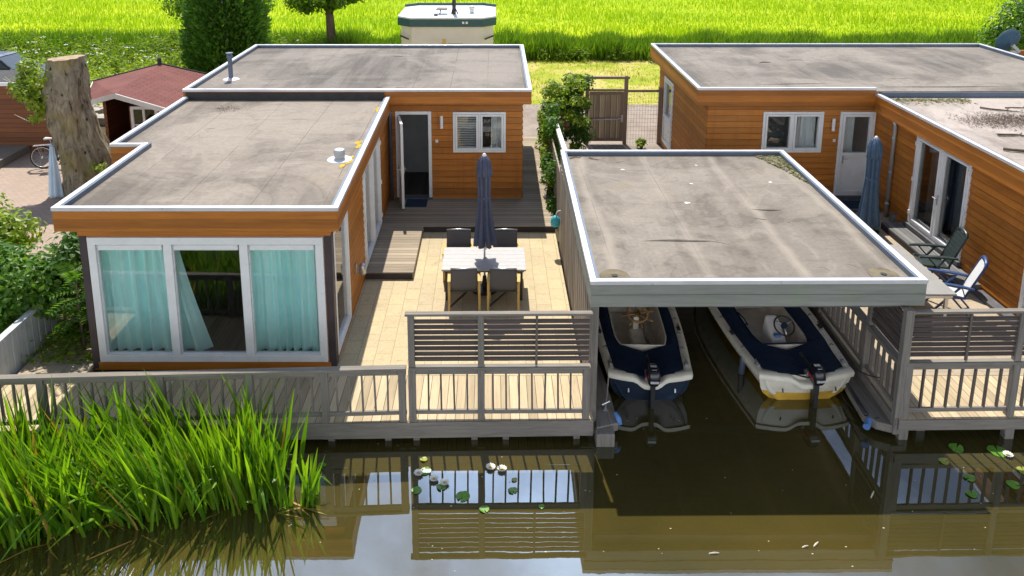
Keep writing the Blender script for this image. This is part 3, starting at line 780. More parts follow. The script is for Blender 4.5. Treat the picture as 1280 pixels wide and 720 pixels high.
# leaves and twigs that lie on the roofs
def litter(name, label, pts, mat, n, zz, size, cat):
    mb = MB()
    for i in range(n):
        x, y = pts(); s = random.uniform(.5, 1.3)*size; a = random.uniform(0, 6.28); t = random.uniform(-.25, .25)
        z = zz+random.uniform(.004, .03)
        dx, dy = math.cos(a)*s, math.sin(a)*s
        mb.face((x-dx, y-dy, z), (x+dy*.4, y-dx*.4, z+s*.3*random.random()), (x+dx, y+dy, z+s*t*.3), (x-dy*.4, y+dx*.4, z+s*.2*random.random()))
    return tag(mb.build(name, mat), label, cat, kind='stuff')
def tri():
    while True:
        u = random.random(); y = 15.7+2.15*u; w = .06+.62*(u**1.3)
        if random.random() < w: return 6.70+(y-11.4)*.015-random.random()**1.5*w, y
litter('leaf_litter', 'green and brown leaf litter along the right edge of the boathouse roof', tri, M['moss'], 900, ZB-.035, .04, 'leaf litter')
def blob():
    while True:
        x = random.uniform(10.8, 15.0); y = 17.95+(x-11)*.12+random.gauss(0, .33)
        if random.random() < min(1, (x-10.7)/1.2): return x, y
litter('leaf_litter', 'heap of brown leaf litter on the far right roof', blob, M['leaf_dry'], 8000, ZR1-.005, .026, 'leaf litter')
litter('leaf_litter', 'strip of dry leaf litter along the dark upstand of the far right roof', lambda: (random.uniform(10.3, 12.3)-.0, 20.15-abs(random.gauss(0, .22))), M['moss'], 500, ZR1-.005, .045, 'leaf litter')
litter('leaf_litter', 'few brown leaves in the rear left corner of the left roof', lambda: (-6.6+random.gauss(0, .22), 19.3+random.gauss(0, .16)), M['leaf_dry'], 420, ZR1-.035, .022, 'leaf litter')
def twig(label, x, y, z, L, a, r=.018, group=None):
    mb = MB(); pts = []
    for k in range(6):
        t = k/5-.5; pts.append((x+math.cos(a)*L*t+random.gauss(0, .02), y+math.sin(a)*L*t+random.gauss(0, .03), z+r))
    mb.tube(pts, [r*.8, r*.7, r*.8, r*.6, r*.4, r*.2], 6)
    mb.tube([pts[3], (pts[3][0]+.1*L*math.cos(a+.9), pts[3][1]+.1*L*math.sin(a+.9), z+r*2)], r*.4, 5)
    return tag(mb.build('twig', M['twig'], smooth=True), label, 'twig', group)
ZT = ZR1-.005
twig('thick dead branch lying nearest the leaf heap on the far right roof', 11.45, 16.75, ZT, .8, -.35, .035)
twig('long dead branch near the front edge of the far right roof', 10.95, 15.55, ZT, .95, -.5, .04)
twig('thin dead twig behind the leaf heap on the far right roof', 12.5, 18.95, ZT, .9, -.55, .03)
twig('straight dead twig farthest back on the right roof', 13.1, 19.2, ZT, .7, -.1, .02)
twig('small dark twig on the rear left corner of the boathouse roof', 1.98, 17.75, ZB-.03, .35, .5, .014)
twig('forked dark twig near the rear left of the boathouse roof', 2.35, 17.6, ZB-.03, .3, -.6, .014)
# ================================================================== GROUND, WATER, DECKS
def struct(o): return tag(o, kind='structure')
g = MB()
def slab(x0, y0, x1, y1, z): g.box(x0, y0, -1.2, x1, y1, z)
slab(-300, 18.15, 300, 3000, .30)
slab(-8.6, 12.3, 1.52, 18.15, .30); slab(6.75, 12.3, 300, 18.15, .30)
g.hexa([(-300, 11.0, -1.2), (-8.6, 11.9, -1.2), (-8.6, 18.15, -1.2), (-300, 18.15, -1.2), (-300, 11.0, .1), (-8.6, 11.9, .28), (-8.6, 18.15, .30), (-300, 18.15, .30)])
g.box(-300, -160, -1.2, 300, -30, .4)
struct(g.build('ground', M['earth']))
w = MB(); w.face((-300, -31, 0), (300, -31, 0), (300, 18.3, 0), (-300, 18.3, 0)); struct(w.build('water', M['water']))
def sheet(name, mat, poly, z, dz=.0):
    m = MB(); m.face(*[(x, y, z) for x, y in poly]); return struct(m.build(name, mat))
sheet('meadow', M['meadow'], [(-400, 42), (400, 42), (400, 2900), (-400, 2900)], .306)
sheet('mown_grass', M['drygrass'], [(-60, 29.8), (60, 29.8), (60, 42.1), (-60, 42.1)], .304)
sheet('gravel_yard', M['gravel'], [(-7.9, 22), (7, 22), (7, 31.5), (-7.9, 31.5)], .308)
sheet('yard_paving', M['yard'], [(-26, 15.5), (-7.95, 15.5), (-7.95, 25.6), (-26, 25.6)], .308)
m = MB(); m.box(-2.74, 12.38, .2, 1.56, 18.5, .40); struct(m.build('terrace_paving', M['terrace']))
m = MB(); m.box(6.78, 12.38, .2, 10.25, 20.58, .40); struct(m.build('terrace_paving', M['terrace_r']))
# upper wooden deck with the L shaped step along the house
ud = MB(); ud.box(-2.74, 18.5, .36, 1.56, 20.40, .55); ud.box(.83, 20.40, .36, 1.56, 26.2, .55); struct(ud.build('upper_deck', M['deck_x'], bevel=.008))
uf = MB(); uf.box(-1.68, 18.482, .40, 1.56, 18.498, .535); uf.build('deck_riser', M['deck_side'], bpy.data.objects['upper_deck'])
us_ = MB(); us_.box(-2.74, 15.98, .404, -1.70, 18.478, .552); st_ = struct(us_.build('deck_step', M['deck_x'], bevel=.008))
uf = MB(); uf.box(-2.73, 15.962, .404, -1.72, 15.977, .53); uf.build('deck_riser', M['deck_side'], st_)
# front decks over the water
def front_deck(name, poly, zt, mat):
    m = MB(); m.prism(poly, zt-.045, zt); return struct(m.build(name, mat))
fdk = front_deck('front_deck', [(-9.0, 10.80), (-4.1, 11.08), (1.60, 11.20), (1.60, 12.375), (-9.0, 12.375)], .398, M['deck_y'])
m = MB(); m.hexa([(-9, 10.765, .12), (-4.1, 11.045, .12), (-4.1, 11.078, .12), (-9, 10.798, .12), (-9, 10.765, .395), (-4.1, 11.045, .395), (-4.1, 11.078, .395), (-9, 10.798, .395)])
m.hexa([(-4.1, 11.045, .12), (1.6, 11.165, .12), (1.6, 11.198, .12), (-4.1, 11.078, .12), (-4.1, 11.045, .395), (1.6, 11.165, .395), (1.6, 11.198, .395), (-4.1, 11.078, .395)])
m.build('deck_fascia', M['greywood_x'], fdk, bevel=.006)
for x in (-8.2, -6.9, -5.6, -4.3, -3.35, -2.55, -1.65, -1.2, -.28, .22, 1.35):
    p = MB(); yy = 11.24+(x+1)*.015; p.box(x-.05, yy-.02, -.9, x+.05, yy+.1, .35); p.build('pile', M['greywood_z'], fdk)
fdk2 = front_deck('front_deck', [(6.42, 11.20), (14, 11.32), (14, 12.375), (6.80, 12.375), (6.80, 18), (6.62, 18), (6.45, 12.0)], .396, M['deck_y'])
m = MB(); m.bar((6.42, 11.185, .30), (14, 11.305, .30), .035, .18); m.build('deck_fascia', M['greywood_x'], fdk2, bevel=.006)
m = MB(); m.bar((6.40, 11.2, .30), (6.60, 18, .30), .035, .18); m.build('deck_fascia', M['greywood_y'], fdk2, bevel=.006)
for x, y in ((6.55, 11.28), (6.95, 11.5), (8.25, 11.3), (10.2, 11.35), (6.6, 13.5), (6.65, 15.5)):
    p = MB(); p.box(x-.07, y-.05, -.9, x+.07, y+.07, .35); p.build('pile', M['greywood_z'], fdk2)
# mooring ledges along the boat bay
def ledge(label, poly, mat):
    m = MB(); m.prism(poly, .10, .24); o = m.build('mooring_ledge', M[mat], bevel=.01); return tag(o, label, 'ledge')
ledge('narrow grey mooring ledge beside the navy boat', [(1.66, 11.2), (2.02, 11.32), (1.98, 12.4), (1.86, 14.0), (1.80, 17.8), (1.70, 17.8)], 'greywood_y')
ledge('grey mooring ledge under the right hand railing beside the cream boat', [(6.04, 11.55), (6.16, 11.35), (6.38, 11.25), (6.44, 12.2), (6.56, 17.8), (6.34, 17.8), (6.24, 14)], 'greywood_y')
rp = MB(); rp.tube([(6.06, 11.5, .26), (6.12, 12.3, .25), (6.26, 14, .26), (6.36, 17, .26)], .035, 8)
tag(rp.build('water_pipe', M['black'], smooth=True), 'dark pipe running along the right mooring ledge', 'pipe')
bp = MB(); bp.tube([(6.10, 11.46, .2), (6.02, 11.36, .17)], .05, 12); bp.tube([(6.03, 11.37, .17), (5.99, 11.32, .165)], .055, 12)
tag(bp.build('pipe_end', M['bluefend'], smooth=False), 'blue capped pipe end on the tip of the right mooring ledge', 'pipe')
# big corner pile of the left deck
cb = MB(); cb.box(1.64, 11.06, -.7, 1.93, 11.30, .22); tag(cb.build('mooring_pile', M['greywood_z'], bevel=.02), 'thick square mooring pile at the corner of the left deck', 'pile')
bf = MB(); bf.tube([(1.98, 11.42, .36), (2.03, 11.36, .28), (2.05, 11.33, .2)], [.03, .045, .035], 10); tag(bf.build('fender', M['bluefend'], smooth=True), 'small blue fender hanging from the tip of the left mooring ledge', 'fender')
cl = MB(); cl.box(1.82, 11.62, .24, 1.90, 11.70, .27); cl.tube([(1.86, 11.66, .27), (1.86, 11.66, .36)], .018, 8); cl.tube([(1.79, 11.62, .36), (1.93, 11.70, .37)], .016, 8)
tag(cl.build('mooring_cleat', M['silver']), 'silver mooring cleat on the left mooring ledge', 'cleat')

# ------------------------------------------------------------------ railings
def rail(label, a, b, zd, zt, nb, posts, mb_='darkwood_z', group=None):
    """balustrade from a to b: cap rail, bottom rail, single balusters"""
    a = Vector((*a, 0)); b = Vector((*b, 0)); d = b-a; L = d.length; u = d/L
    t = thing('deck_railing', label, 'railing', (a.x, a.y, zd), 0, group)
    yax = abs(u.y) > abs(u.x); hm = M['greywood_y'] if yax else M['greywood_x']
    def P(s, z): q = a+u*s; return (q.x, q.y, z)
    m = MB(); m.bar(P(0, zt-.022), P(L, zt-.022), .12, .044); m.build('cap_rail', hm, t, bevel=.006)
    m = MB(); m.bar(P(0, zt-.09), P(L, zt-.09), .04, .085); m.bar(P(0, zd+.115), P(L, zd+.115), .04, .07); m.build('rail', hm, t, bevel=.004)
    for s in posts:
        m = MB(); q = a+u*s; m.box(q.x-.055, q.y-.055, zd-.3, q.x+.055, q.y+.055, zt-.046); m.build('post', M['greywood_z'], t, bevel=.006)
    for k in range(nb):
        s = (k+.5)/nb*L
        if min(abs(s-p) for p in posts) < .07: continue
        jx = random.gauss(0, .006); m = MB(); m.bar(P(s+jx, zd+.152), P(s+random.gauss(0, .006), zt-.134), .050, .026, (u.x, u.y, 0)); m.build('baluster', M[mb_], t)
    return t
def screen(parent, a, b, z0, z1, n, posts, mids, mat):
    a = Vector((*a, 0)); b = Vector((*b, 0)); d = b-a; L = d.length; u = d/L; yax = abs(u.y) > abs(u.x)
    hm = M['greywood_y'] if yax else M['greywood_x']
    def P(s, z, w=0): q = a+u*s; return (q.x-u.y*w, q.y+u.x*w, z)
    m = MB(); m.bar(P(-.04, z1-.02), P(L+.02, z1-.02), .10, .04); m.build('screen_cap', hm, parent, bevel=.006)
    m = MB()
    for k in range(n):
        z = z0+.05+(z1-.10-z0-.05)*(k+.5)/n; m.bar(P(.03, z), P(L-.03, z), .022, .066, (0, 0, 1))
    m.build('slat_panel', M[mat], parent)
    for s in posts:
        q = a+u*s; m = MB(); m.box(q.x-.05, q.y-.05, z0-.02, q.x+.05, q.y+.05, z1-.042); m.build('screen_post', M['greywood_z'], parent, bevel=.006)
    for s in mids:
        m = MB(); m.bar(P(s, z0, -.03), P(s, z1-.05, -.03), .035, .035, (u.x, u.y, 0)); m.build('screen_batten', M['darkwood_z'], parent)
rail('long low grey wooden railing in front of the wide curtained window', (-9.0, 10.87), (-1.34, 11.21), .40, 1.31, 39, [.5, 2.1, 3.9, 5.25, 6.4, 7.60], 'greywood_z')
t = rail('grey wooden railing with a tall slatted screen on top, in front of the dining table', (-1.30, 11.22), (1.54, 11.25), .40, 1.31, 14, [.05, 1.13, 2.78])
screen(t, (-1.30, 11.235), (1.54, 11.262), 1.33, 2.21, 8, [.05, 1.13], [1.99], 'slat_x')
t = rail('grey wooden railing with slatted screen along the front of the right hand deck', (6.47, 11.27), (13.2, 11.40), .40, 1.36, 33, [.05, 1.75, 3.6, 5.4])
screen(t, (6.47, 11.285), (13.2, 11.415), 1.38, 2.22, 8, [1.75, 3.6, 5.4], [.93, 2.7, 4.5], 'slat_x')
m = MB(); m.box(6.37, 11.22, .1, 6.50, 11.34, 2.25); m.build('corner_post', M['greywood_z'], t, bevel=.008)
t = rail('side railing of the right hand deck facing the cream boat', (6.45, 11.4), (6.63, 17.8), .40, 1.32, 31, [1.15, 3.2, 5.2])
screen(t, (6.45, 11.4), (6.48, 12.5), 1.34, 2.21, 8, [1.08], [], 'slat_y')
# wide grey step below the french doors on the right terrace
m = MB(); m.box(9.72, 15.4, .404, 10.22, 18.75, .56); sp = tag(m.build('wooden_step', M['deck_grey'], bevel=.008), 'long grey plank step below the neighbour french doors', 'step')
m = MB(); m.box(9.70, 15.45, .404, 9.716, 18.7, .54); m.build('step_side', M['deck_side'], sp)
m = MB(); m.box(9.0, 19.75, .404, 10.2, 20.5, .47); tag(m.build('wooden_step', M['deck_grey'], bevel=.008), 'low grey step under the neighbour white door', 'step')
m = MB(); m.box(-2.28, 19.75, .553, -1.72, 20.28, .568); tag(m.build('doormat', M['mat'], bevel=.004), 'dark blue doormat before the open door of the left house', 'doormat')
m = MB(); m.box(9.3, 19.85, .472, 9.95, 20.4, .486); tag(m.build('doormat', M['mat'], bevel=.004), 'dark doormat on the step of the neighbour white door', 'doormat')
m = MB(); m.box(10.0, 12.0, .402, 10.22, 15.35, .47); tag(m.build('kerb_board', M['stone']), 'dark board lying along the foot of the neighbour side wall', 'board')
# raised strip of stone beside the boathouse on the right terrace -> grey garden table
# ================================================================== BOATS (local: stern at y=0, bow at +y, water at z=0)
def make_boat(label, loc, rz, L, beam, hullmat, bandmat, kind):
    t = thing('motor_boat', label, 'boat', loc, rz)
    def hb(s):                       # half beam at the gunwale, s = 0 stern .. 1 bow
        if s < .4: k = .86+.14*math.sin(s/.4*math.pi/2)
        else: k = max(1-((s-.4)/.6)**2.3, 0)**.8
        return beam/2*k
    def sheer(s): return .50+.16*s*s
    NS, NP = 22, 12
    def section(s, ins=0, zoff=0):
        pts = []; b = max(hb(s)-ins, .004); zt = sheer(s)+zoff; zb = -.16+.35*max(0, s-.75)*2
        for k in range(NP+1):
            a = k/NP                 # 0 keel .. 1 gunwale
            x = b*(math.sin(a*math.pi/2)**.62)*(.92+.08*a); z = zb+(zt-zb)*(1-math.cos(a*math.pi/2))**.72
            pts.append((x, z))
        return pts
    hull = MB(); rows = []
    ss = [0, .004, .015, .04] + [.04+.96*(i/NS) for i in range(1, NS+1)]
    def yrake(s, z): return s*L - (.10*(z) if s < .2 else 0)
    for s in ss:
        round_ = {0: .10, .004: .05, .015: .02}.get(s, 0)
        p = section(s)
        sc = 1-round_
        row = [(-x*sc, yrake(s, z), z) for x, z in reversed(p)] + [(x*sc, yrake(s, z), z) for x, z in p[1:]]
        rows.append(row)
    hull.sheet(rows)
    r0 = rows[0]; c = len(r0)//2
    # transom
    for k in range(c): hull.face(r0[k], r0[k+1], r0[2*c-k-1], r0[2*c-k]) if k < c-1 else hull.face(r0[k], r0[k+1], r0[2*c-k])
    o = hull.build('hull', M[hullmat], t, smooth=False, local=True)
    for p in o.data.polygons: p.use_smooth = len(p.vertices) == 4 and p.index < (len(ss)-1)*2*NP
    # boot stripe low on the hull
    bd = MB(); rows2 = []
    zlim = .14
    for s in ss:
        round_ = {0: .10, .004: .05, .015: .02}.get(s, 0); sc = 1-round_
        p = [q for q in section(s) if q[1] < zlim+.03]
        p = [(x+.006, z) for x, z in p]
        while len(p) < 9: p.append((p[-1][0]+.0005, p[-1][1]+.0005))
        p = p[:9]
        rows2.append([(-x*sc, yrake(s, z)-(.006 if s < .02 else 0), z) for x, z in reversed(p)]+[(x*sc, yrake(s, z)-(.006 if s < .02 else 0), z) for x, z in p])
    bd.sheet(rows2); rr = rows2[0]; n = len(rr)
    for k in range(n//2-1): bd.face(rr[k], rr[k+1], rr[n-2-k], rr[n-1-k])
    bd.build('boot_stripe', M[bandmat], o, local=True)
    # gunwale rim, inboard edge of the rim
    gw = MB()
    sg = [i/30 for i in range(31)]
    outline = lambda ins, z: [(-max(hb(s)-ins, 0), max(s*L-(.05 if s == 0 else 0), ins*.9 if s < .04 else 0)-(ins*.35 if s > .9 else 0), sheer(s)+z) for s in sg]
    prof = [(-.035, -.05), (-.04, 0), (-.01, .03), (.05, .034), (.10, .02), (.115, -.03)]
    for sgn in (-1, 1):
        rows = []
        for ins, z in prof: rows.append([(x*-sgn, y, zz) for x, y, zz in outline(ins, z)])
        gw.sheet(rows)
    # rim across the stern, dipping at the motor well
    rows = []
    b0 = hb(0)
    for dy, z in ((-.075, -.06), (-.08, 0), (-.05, .03), (.06, .034), (.13, .02), (.14, -.03)):
        row = []
        for k in range(25):
            u = -1+2*k/24; dip = -.13*math.exp(-(u/.30)**4)
            bulge = .14*(1-abs(u)**2.2)
            row.append((u*(b0+.025), dy-bulge+.03, sheer(0)+z+dip))
        rows.append(row)
    gw.sheet(rows); gw.build('gunwale', M['cream'], t, smooth=True, local=True)
    # swollen transom below the rim
    tb = MB(); rows = []
    for j in range(6):
        z = sheer(0)-.03-j*.13; row = []
        wb = b0*(1.0-.015*j-.40*(j/5)**3.2)
        for k in range(25):
            u = -1+2*k/24; dip = -.13*math.exp(-(u/.30)**4)*(1 if j == 0 else .0)
            row.append((u*wb, -.045-(.14-.02*j)*(1-abs(u)**2.2)+.03+.02*j, z+dip+.10*(j/5)**2*abs(u)**3))
        rows.append(row)
    tb.sheet(rows); tb.build('transom', M[hullmat], t, smooth=True, local=True)
    if bandmat != hullmat:
        yb = MB(); rows = []
        for j in range(2, 6):
            z = sheer(0)-.03-j*.13+(.05 if j == 2 else 0); wb = b0*(1.0-.015*j-.40*(j/5)**3.2)
            rows.append([(u*wb, -.052-(.14-.02*j)*(1-abs(u)**2.2)+.03+.02*j, z+.10*(j/5)**2*abs(u)**3) for u in [-1+2*k/24 for k in range(25)]])
        yb.sheet(rows); yb.build('transom_stripe', M[bandmat], t, smooth=True, local=True)
    # navy canvas covered deck ring between rim and cockpit
    s0, s1 = .17, .66
    def cockpit(s):
        f = (s-s0)/(s1-s0); w = hb(s)*.60
        if kind == 'cream': w = hb(s)*(.56-.04*f)
        if f < .1: w *= (.86+.14*(f/.1))
        if f > .9: w *= 1-.1*((f-.9)/.1)
        return w
    cv = MB(); N = 40
    sl = [i/N for i in range(N+1)]
    for sgn in (-1, 1):
        rows = []
        for s in sl:
            xo = max(hb(s)-.085, .01); y = max(s*L, .10); z = sheer(s)
            xi = cockpit(s) if s0 <= s <= s1 else 0
            xi = min(xi, xo*.98)
            row = []
            for q in range(7):
                f = q/6; x = xi+(xo-xi)*f
                zz = z+.01+.035*math.sin(math.pi*min(f*1.1, 1))+(.02*math.sin(s*40)*.3)
                if s < s0 and kind: zz -= .05*math.exp(-((x)/.22)**2)
                yy = y-.20*(1-min(1, (x/hb(0)))**2.2)*max(0, 1-s/.05)
                row.append((x*sgn, yy, zz))
            rows.append(row)
        cv.sheet(rows)
    cv.build('canvas_cover', M['navy'], t, smooth=True, local=True)
    # cockpit liner
    lin = MB(); rowsL = []; fl = []
    sc_ = [s0+(s1-s0)*i/16 for i in range(17)]
    for s in sc_:
        w = cockpit(s); z = sheer(s)
        rowsL.append([(-w, s*L, z+.012), (-w*.97, s*L, z-.10), (-w*.80, s*L, .10), (0, s*L, .085), (w*.80, s*L, .10), (w*.97, s*L, z-.10), (w, s*L, z+.012)])
    lin.sheet(rowsL)
    for r, d in ((rowsL[0], 1), (rowsL[-1], -1)): lin.face(*r)
    lin.build('cockpit_liner', M['boatfloor'], t, local=True)
    # piping round the cockpit
    pp = [( cockpit(s), s*L, sheer(s)+.022) for s in sc_]+[(-cockpit(s), s*L, sheer(s)+.022) for s in reversed(sc_)]; pp.append(pp[0])
    ed = MB(); ed.tube(pp, .016, 6, False); ed.build('cockpit_edge', M['cream' if kind == 'navy' else 'navy'], t, smooth=True, local=True)
    # console with wheel
    yc = .17*L+.35 if kind == 'navy' else .17*L+.10
    cs = MB()
    if kind == 'navy':
        cs.box(-.13, yc-.10, .09, .13, yc+.55, .36); co = cs.build('console', M['cream'], t, bevel=.03, local=True)
        wy, wz, wr = yc+.62, .62, .19
        st_ = MB(); st_.box(-.05, yc+.5, .09, .05, yc+.62, .60); st_.build('wheel_stand', M['cream'], co, local=True, bevel=.01)
        tilt = R(62)
        ux = Vector((1, 0, 0)); uy = Vector((0, math.sin(tilt), math.cos(tilt)))
        C0 = Vector((.04, wy, wz))
        wm = MB(); ring = [C0+(ux*math.cos(a)+uy*math.sin(a))*wr for a in [k*2*math.pi/24 for k in range(25)]]
        wm.tube(ring, .022, 8, False)
        for k in range(8):
            a = k*math.pi/4+.2; e = ux*math.cos(a)+uy*math.sin(a)
            wm.tube([C0, C0+e*wr, C0+e*(wr+.05), C0+e*(wr+.13)], [.012, .014, .011, .018], 6)
        wo = wm.build('steering_wheel', M['ropewood'], co, smooth=True, local=True)
        hub = MB(); nn = ux.cross(uy).normalized(); hub.tube([C0-nn*.03, C0+nn*.04], .06, 12); hub.build('wheel_hub', M['brass'], co, local=True)
        rp = MB(); a = [(C0.x+.1, wy+.1, wz), (.22, wy-.2, .25), (.26, yc-.1, .14), (.3, yc+.3, .12), (.1, wy+.3, .12)]; rp.tube(a, .012, 6); rp.build('rope', M['rope'], t, smooth=True, local=True)
    else:
        cs.hexa([(-.20, yc, .09), (.16, yc, .09), (.16, yc+.62, .09), (-.20, yc+.62, .09), (-.15, yc+.10, .46), (.12, yc+.10, .46), (.11, yc+.58, .74), (-.14, yc+.58, .74)])
        co = cs.build('console', M['white_dirty'], t, bevel=.05, local=True)
        C0 = Vector((.10, yc+.22, .70)); ux = Vector((1, 0, 0)); tilt = R(50); uy = Vector((0, math.sin(tilt), math.cos(tilt)))
        wm = MB(); ring = [C0+(ux*math.cos(a)+uy*math.sin(a))*.185 for a in [k*2*math.pi/28 for k in range(29)]]
        wm.tube(ring, .016, 8, False); wo = wm.build('steering_wheel', M['black'], co, smooth=True, local=True)
        sp = MB()
        for k in range(3):
            a = k*2.094+.5; e = ux*math.cos(a)+uy*math.sin(a); sp.tube([C0, C0+e*.18], .013, 6)
        sp.build('wheel_spoke', M['silver'], co, smooth=True, local=True)
        hub = MB(); nn = ux.cross(uy).normalized(); hub.tube([C0-nn*.02, C0+nn*.035], .055, 12); hub.build('wheel_hub', M['navy'], co, local=True)
        g_ = MB(); g_.box(-.1, yc+.12, .52, .02, yc+.20, .56); g_.build('gauge', M['bluefend'], co, local=True)
        b_ = MB(); b_.tube([(-.45, yc+1.1, .50), (-.36, yc+1.0, .42), (-.36, yc+.8, .40), (-.44, yc+.72, .46)], .014, 6); b_.build('grab_handle', M['black'], t, smooth=True, local=True)
    # seat bench towards the bow
    bn = MB(); bn.box(-cockpit(.58)*.9, .56*L, .1, cockpit(.58)*.9, .63*L, .36); bn.build('bench', M['boatfloor'], t, bevel=.03, local=True)
    # outboard motor: cowl, leg, bracket, propeller, tiller
    mx = .02 if kind == 'navy' else .10; my = -.17
    cw = MB(); rowsC = []
    for z, sx, y0, y1 in ((.46, .085, -.15, .10), (.51, .105, -.18, .13), (.60, .11, -.19, .14), (.69, .10, -.17, .13), (.735, .08, -.13, .10), (.745, .04, -.08, .06)):
        row = []
        for k in range(20):
            a = 2*math.pi*k/20; ca, sa = math.cos(a), math.sin(a)
            row.append((mx+sx*math.copysign(abs(ca)**.55, ca), my+(y0+y1)/2+(y1-y0)/2*math.copysign(abs(sa)**.55, sa), z))
        row.append(row[0]); rowsC.append(row)
    cw.sheet(rowsC); cw.face(*rowsC[-1][:-1]); cw.face(*rowsC[0][:-1][::-1])
    mo = cw.build('outboard_motor', M['black_gloss'], t, smooth=True, local=True)
    lg = MB(); lg.hexa([(mx-.02, my-.10, -.35), (mx+.02, my-.10, -.35), (mx+.02, my+.08, -.35), (mx-.02, my+.08, -.35), (mx-.045, my-.07, .47), (mx+.045, my-.07, .47), (mx+.045, my+.08, .47), (mx-.045, my+.08, .47)])
    lg.box(mx-.10, my-.22, -.13, mx+.10, my+.1, -.115)
    lg.build('motor_leg', M['black'], mo, local=True, bevel=.012)
    bk = MB(); bk.box(mx-.11, my+.10, .26, mx+.11, my+.24, .54); bk.tube([(mx-.14, my+.2, .44), (mx+.14, my+.2, .44)], .03, 8); bk.build('clamp_bracket', M['silver'], mo, local=True, bevel=.012)
    dc = MB()
    for sgn in (-1, 1): dc.hexa([(mx+sgn*.106, my-.13, .54), (mx+sgn*.115, my-.13, .54), (mx+sgn*.115, my+.06, .56), (mx+sgn*.106, my+.06, .56), (mx+sgn*.106, my-.12, .585), (mx+sgn*.114, my-.12, .585), (mx+sgn*.114, my+.05, .61), (mx+sgn*.106, my+.05, .61)])
    dc.build('motor_stripe', M['red'], mo, local=True)
    d2 = MB(); d2.box(mx-.07, my-.198, .54, mx+.07, my-.187, .58); d2.box(mx-.05, my-.02, .745, mx+.05, my+.03, .752); d2.box(mx-.035, my-.11, .735, mx+.04, my-.085, .742); d2.build('motor_badge', M['decal'], mo, local=True)
    ti = MB(); ti.tube([(mx, my+.10, .54), (mx-.02, my+.32, .60), (mx-.03, my+.48, .62)], [.024, .02, .018], 8); ti.tube([(mx-.03, my+.46, .62), (mx-.03, my+.58, .62)], .023, 8); ti.build('tiller', M['black'], mo, smooth=True, local=True)
    pr = MB()
    for k in range(3):
        a = k*2.094; e = Vector((math.cos(a), 0, math.sin(a))); pr.bar(Vector((mx, my-.16, -.26)), Vector((mx, my-.16, -.26))+e*.12, .07, .012, (.3, 1, 0))
    pr.build('propeller', M['silver'], mo, local=True)
    # deck fittings
    for (u, y) in ((-.93, .22), (.93, .24), (-.95, 1.25), (.95, 1.4)):
        f = MB(); x = u*hb(y/L); zz = sheer(y/L)+.04; f.box(x-.03, y-.06, zz, x+.03, y+.06, zz+.02); f.tube([(x, y-.09, zz+.05), (x, y+.09, zz+.05)], .013, 6); f.tube([(x, y, zz), (x, y, zz+.05)], .016, 6); f.build('cleat', M['silver' if y < 1 else 'black'], t, local=True)
    for u in (-.55, .6):
        f = MB(); f.tube([(u*b0, -.17+.14*abs(u)**2.2, .30), (u*b0, -.19+.14*abs(u)**2.2, .24)], .014, 6); f.build('drain_fitting', M['black' if kind == 'cream' else 'silver'], t, local=True)
    # lashing loops where the canvas is laced to the rim
    for i in range(7):
        s = .05+.1*i
        for sgn in (-1, 1):
            f = MB(); x = sgn*(hb(s)-.07); f.tube([(x-.03*sgn, s*L, sheer(s)+.03), (x, s*L+.01, sheer(s)+.06), (x+.06*sgn, s*L, sheer(s)+.02)], .007, 5); f.build('lashing', M['black'], t, local=True)
    return t
boat1 = make_boat('motor boat with dark navy hull and wooden spoked wheel, on the left in the boathouse', (2.70, 12.28, 0), R(-2), 5.0, 1.60, 'navyhull', 'navyhull', 'navy')
boat2 = make_boat('motor boat with cream hull and yellow waterline band, on the right in the boathouse', (5.37, 12.30, 0), R(2.5), 5.2, 1.86, 'cream', 'yellow', 'cream')
# mooring lines
def line(label, pts, r=.012, mat='rope', cat='rope', name='mooring_rope'):
    mb = MB(); P = [Vector(p) for p in pts]; out = []
    for i in range(len(P)-1):
        for k in range(6):
            t = k/6; q = P[i].lerp(P[i+1], t); q.z -= .10*math.sin(math.pi*t)*min(1, (P[i+1]-P[i]).length); out.append(q)
    out.append(P[-1]); mb.tube(out, r, 6); return tag(mb.build(name, M[mat], smooth=True), label, cat)
line('slack mooring rope from the stern of the navy boat to the left ledge', [(2.03, 12.45, .56), (1.86, 11.66, .34)])
line('dark mooring rope from the stern of the cream boat to the right ledge', [(6.18, 12.5, .56), (6.50, 12.0, .60)], .010, 'black')
line('thin cable hanging on the outside of the right mooring ledge', [(6.10, 12.9, .25), (5.98, 12.0, .12), (6.14, 11.5, .22), (6.22, 11.4, .28)], .009, 'black', 'cable', 'cable')
fd_ = MB(); fd_.tube([(4.60, 13.05, .50), (4.56, 13.05, .44), (4.54, 13.05, .40), (4.53, 13.05, .02), (4.53, 13.05, -.02)], [.008, .02, .055, .055, .02], 10)
tag(fd_.build('fender', M['bluegrey'], smooth=True), 'grey fender hung over the left side of the cream boat', 'fender')
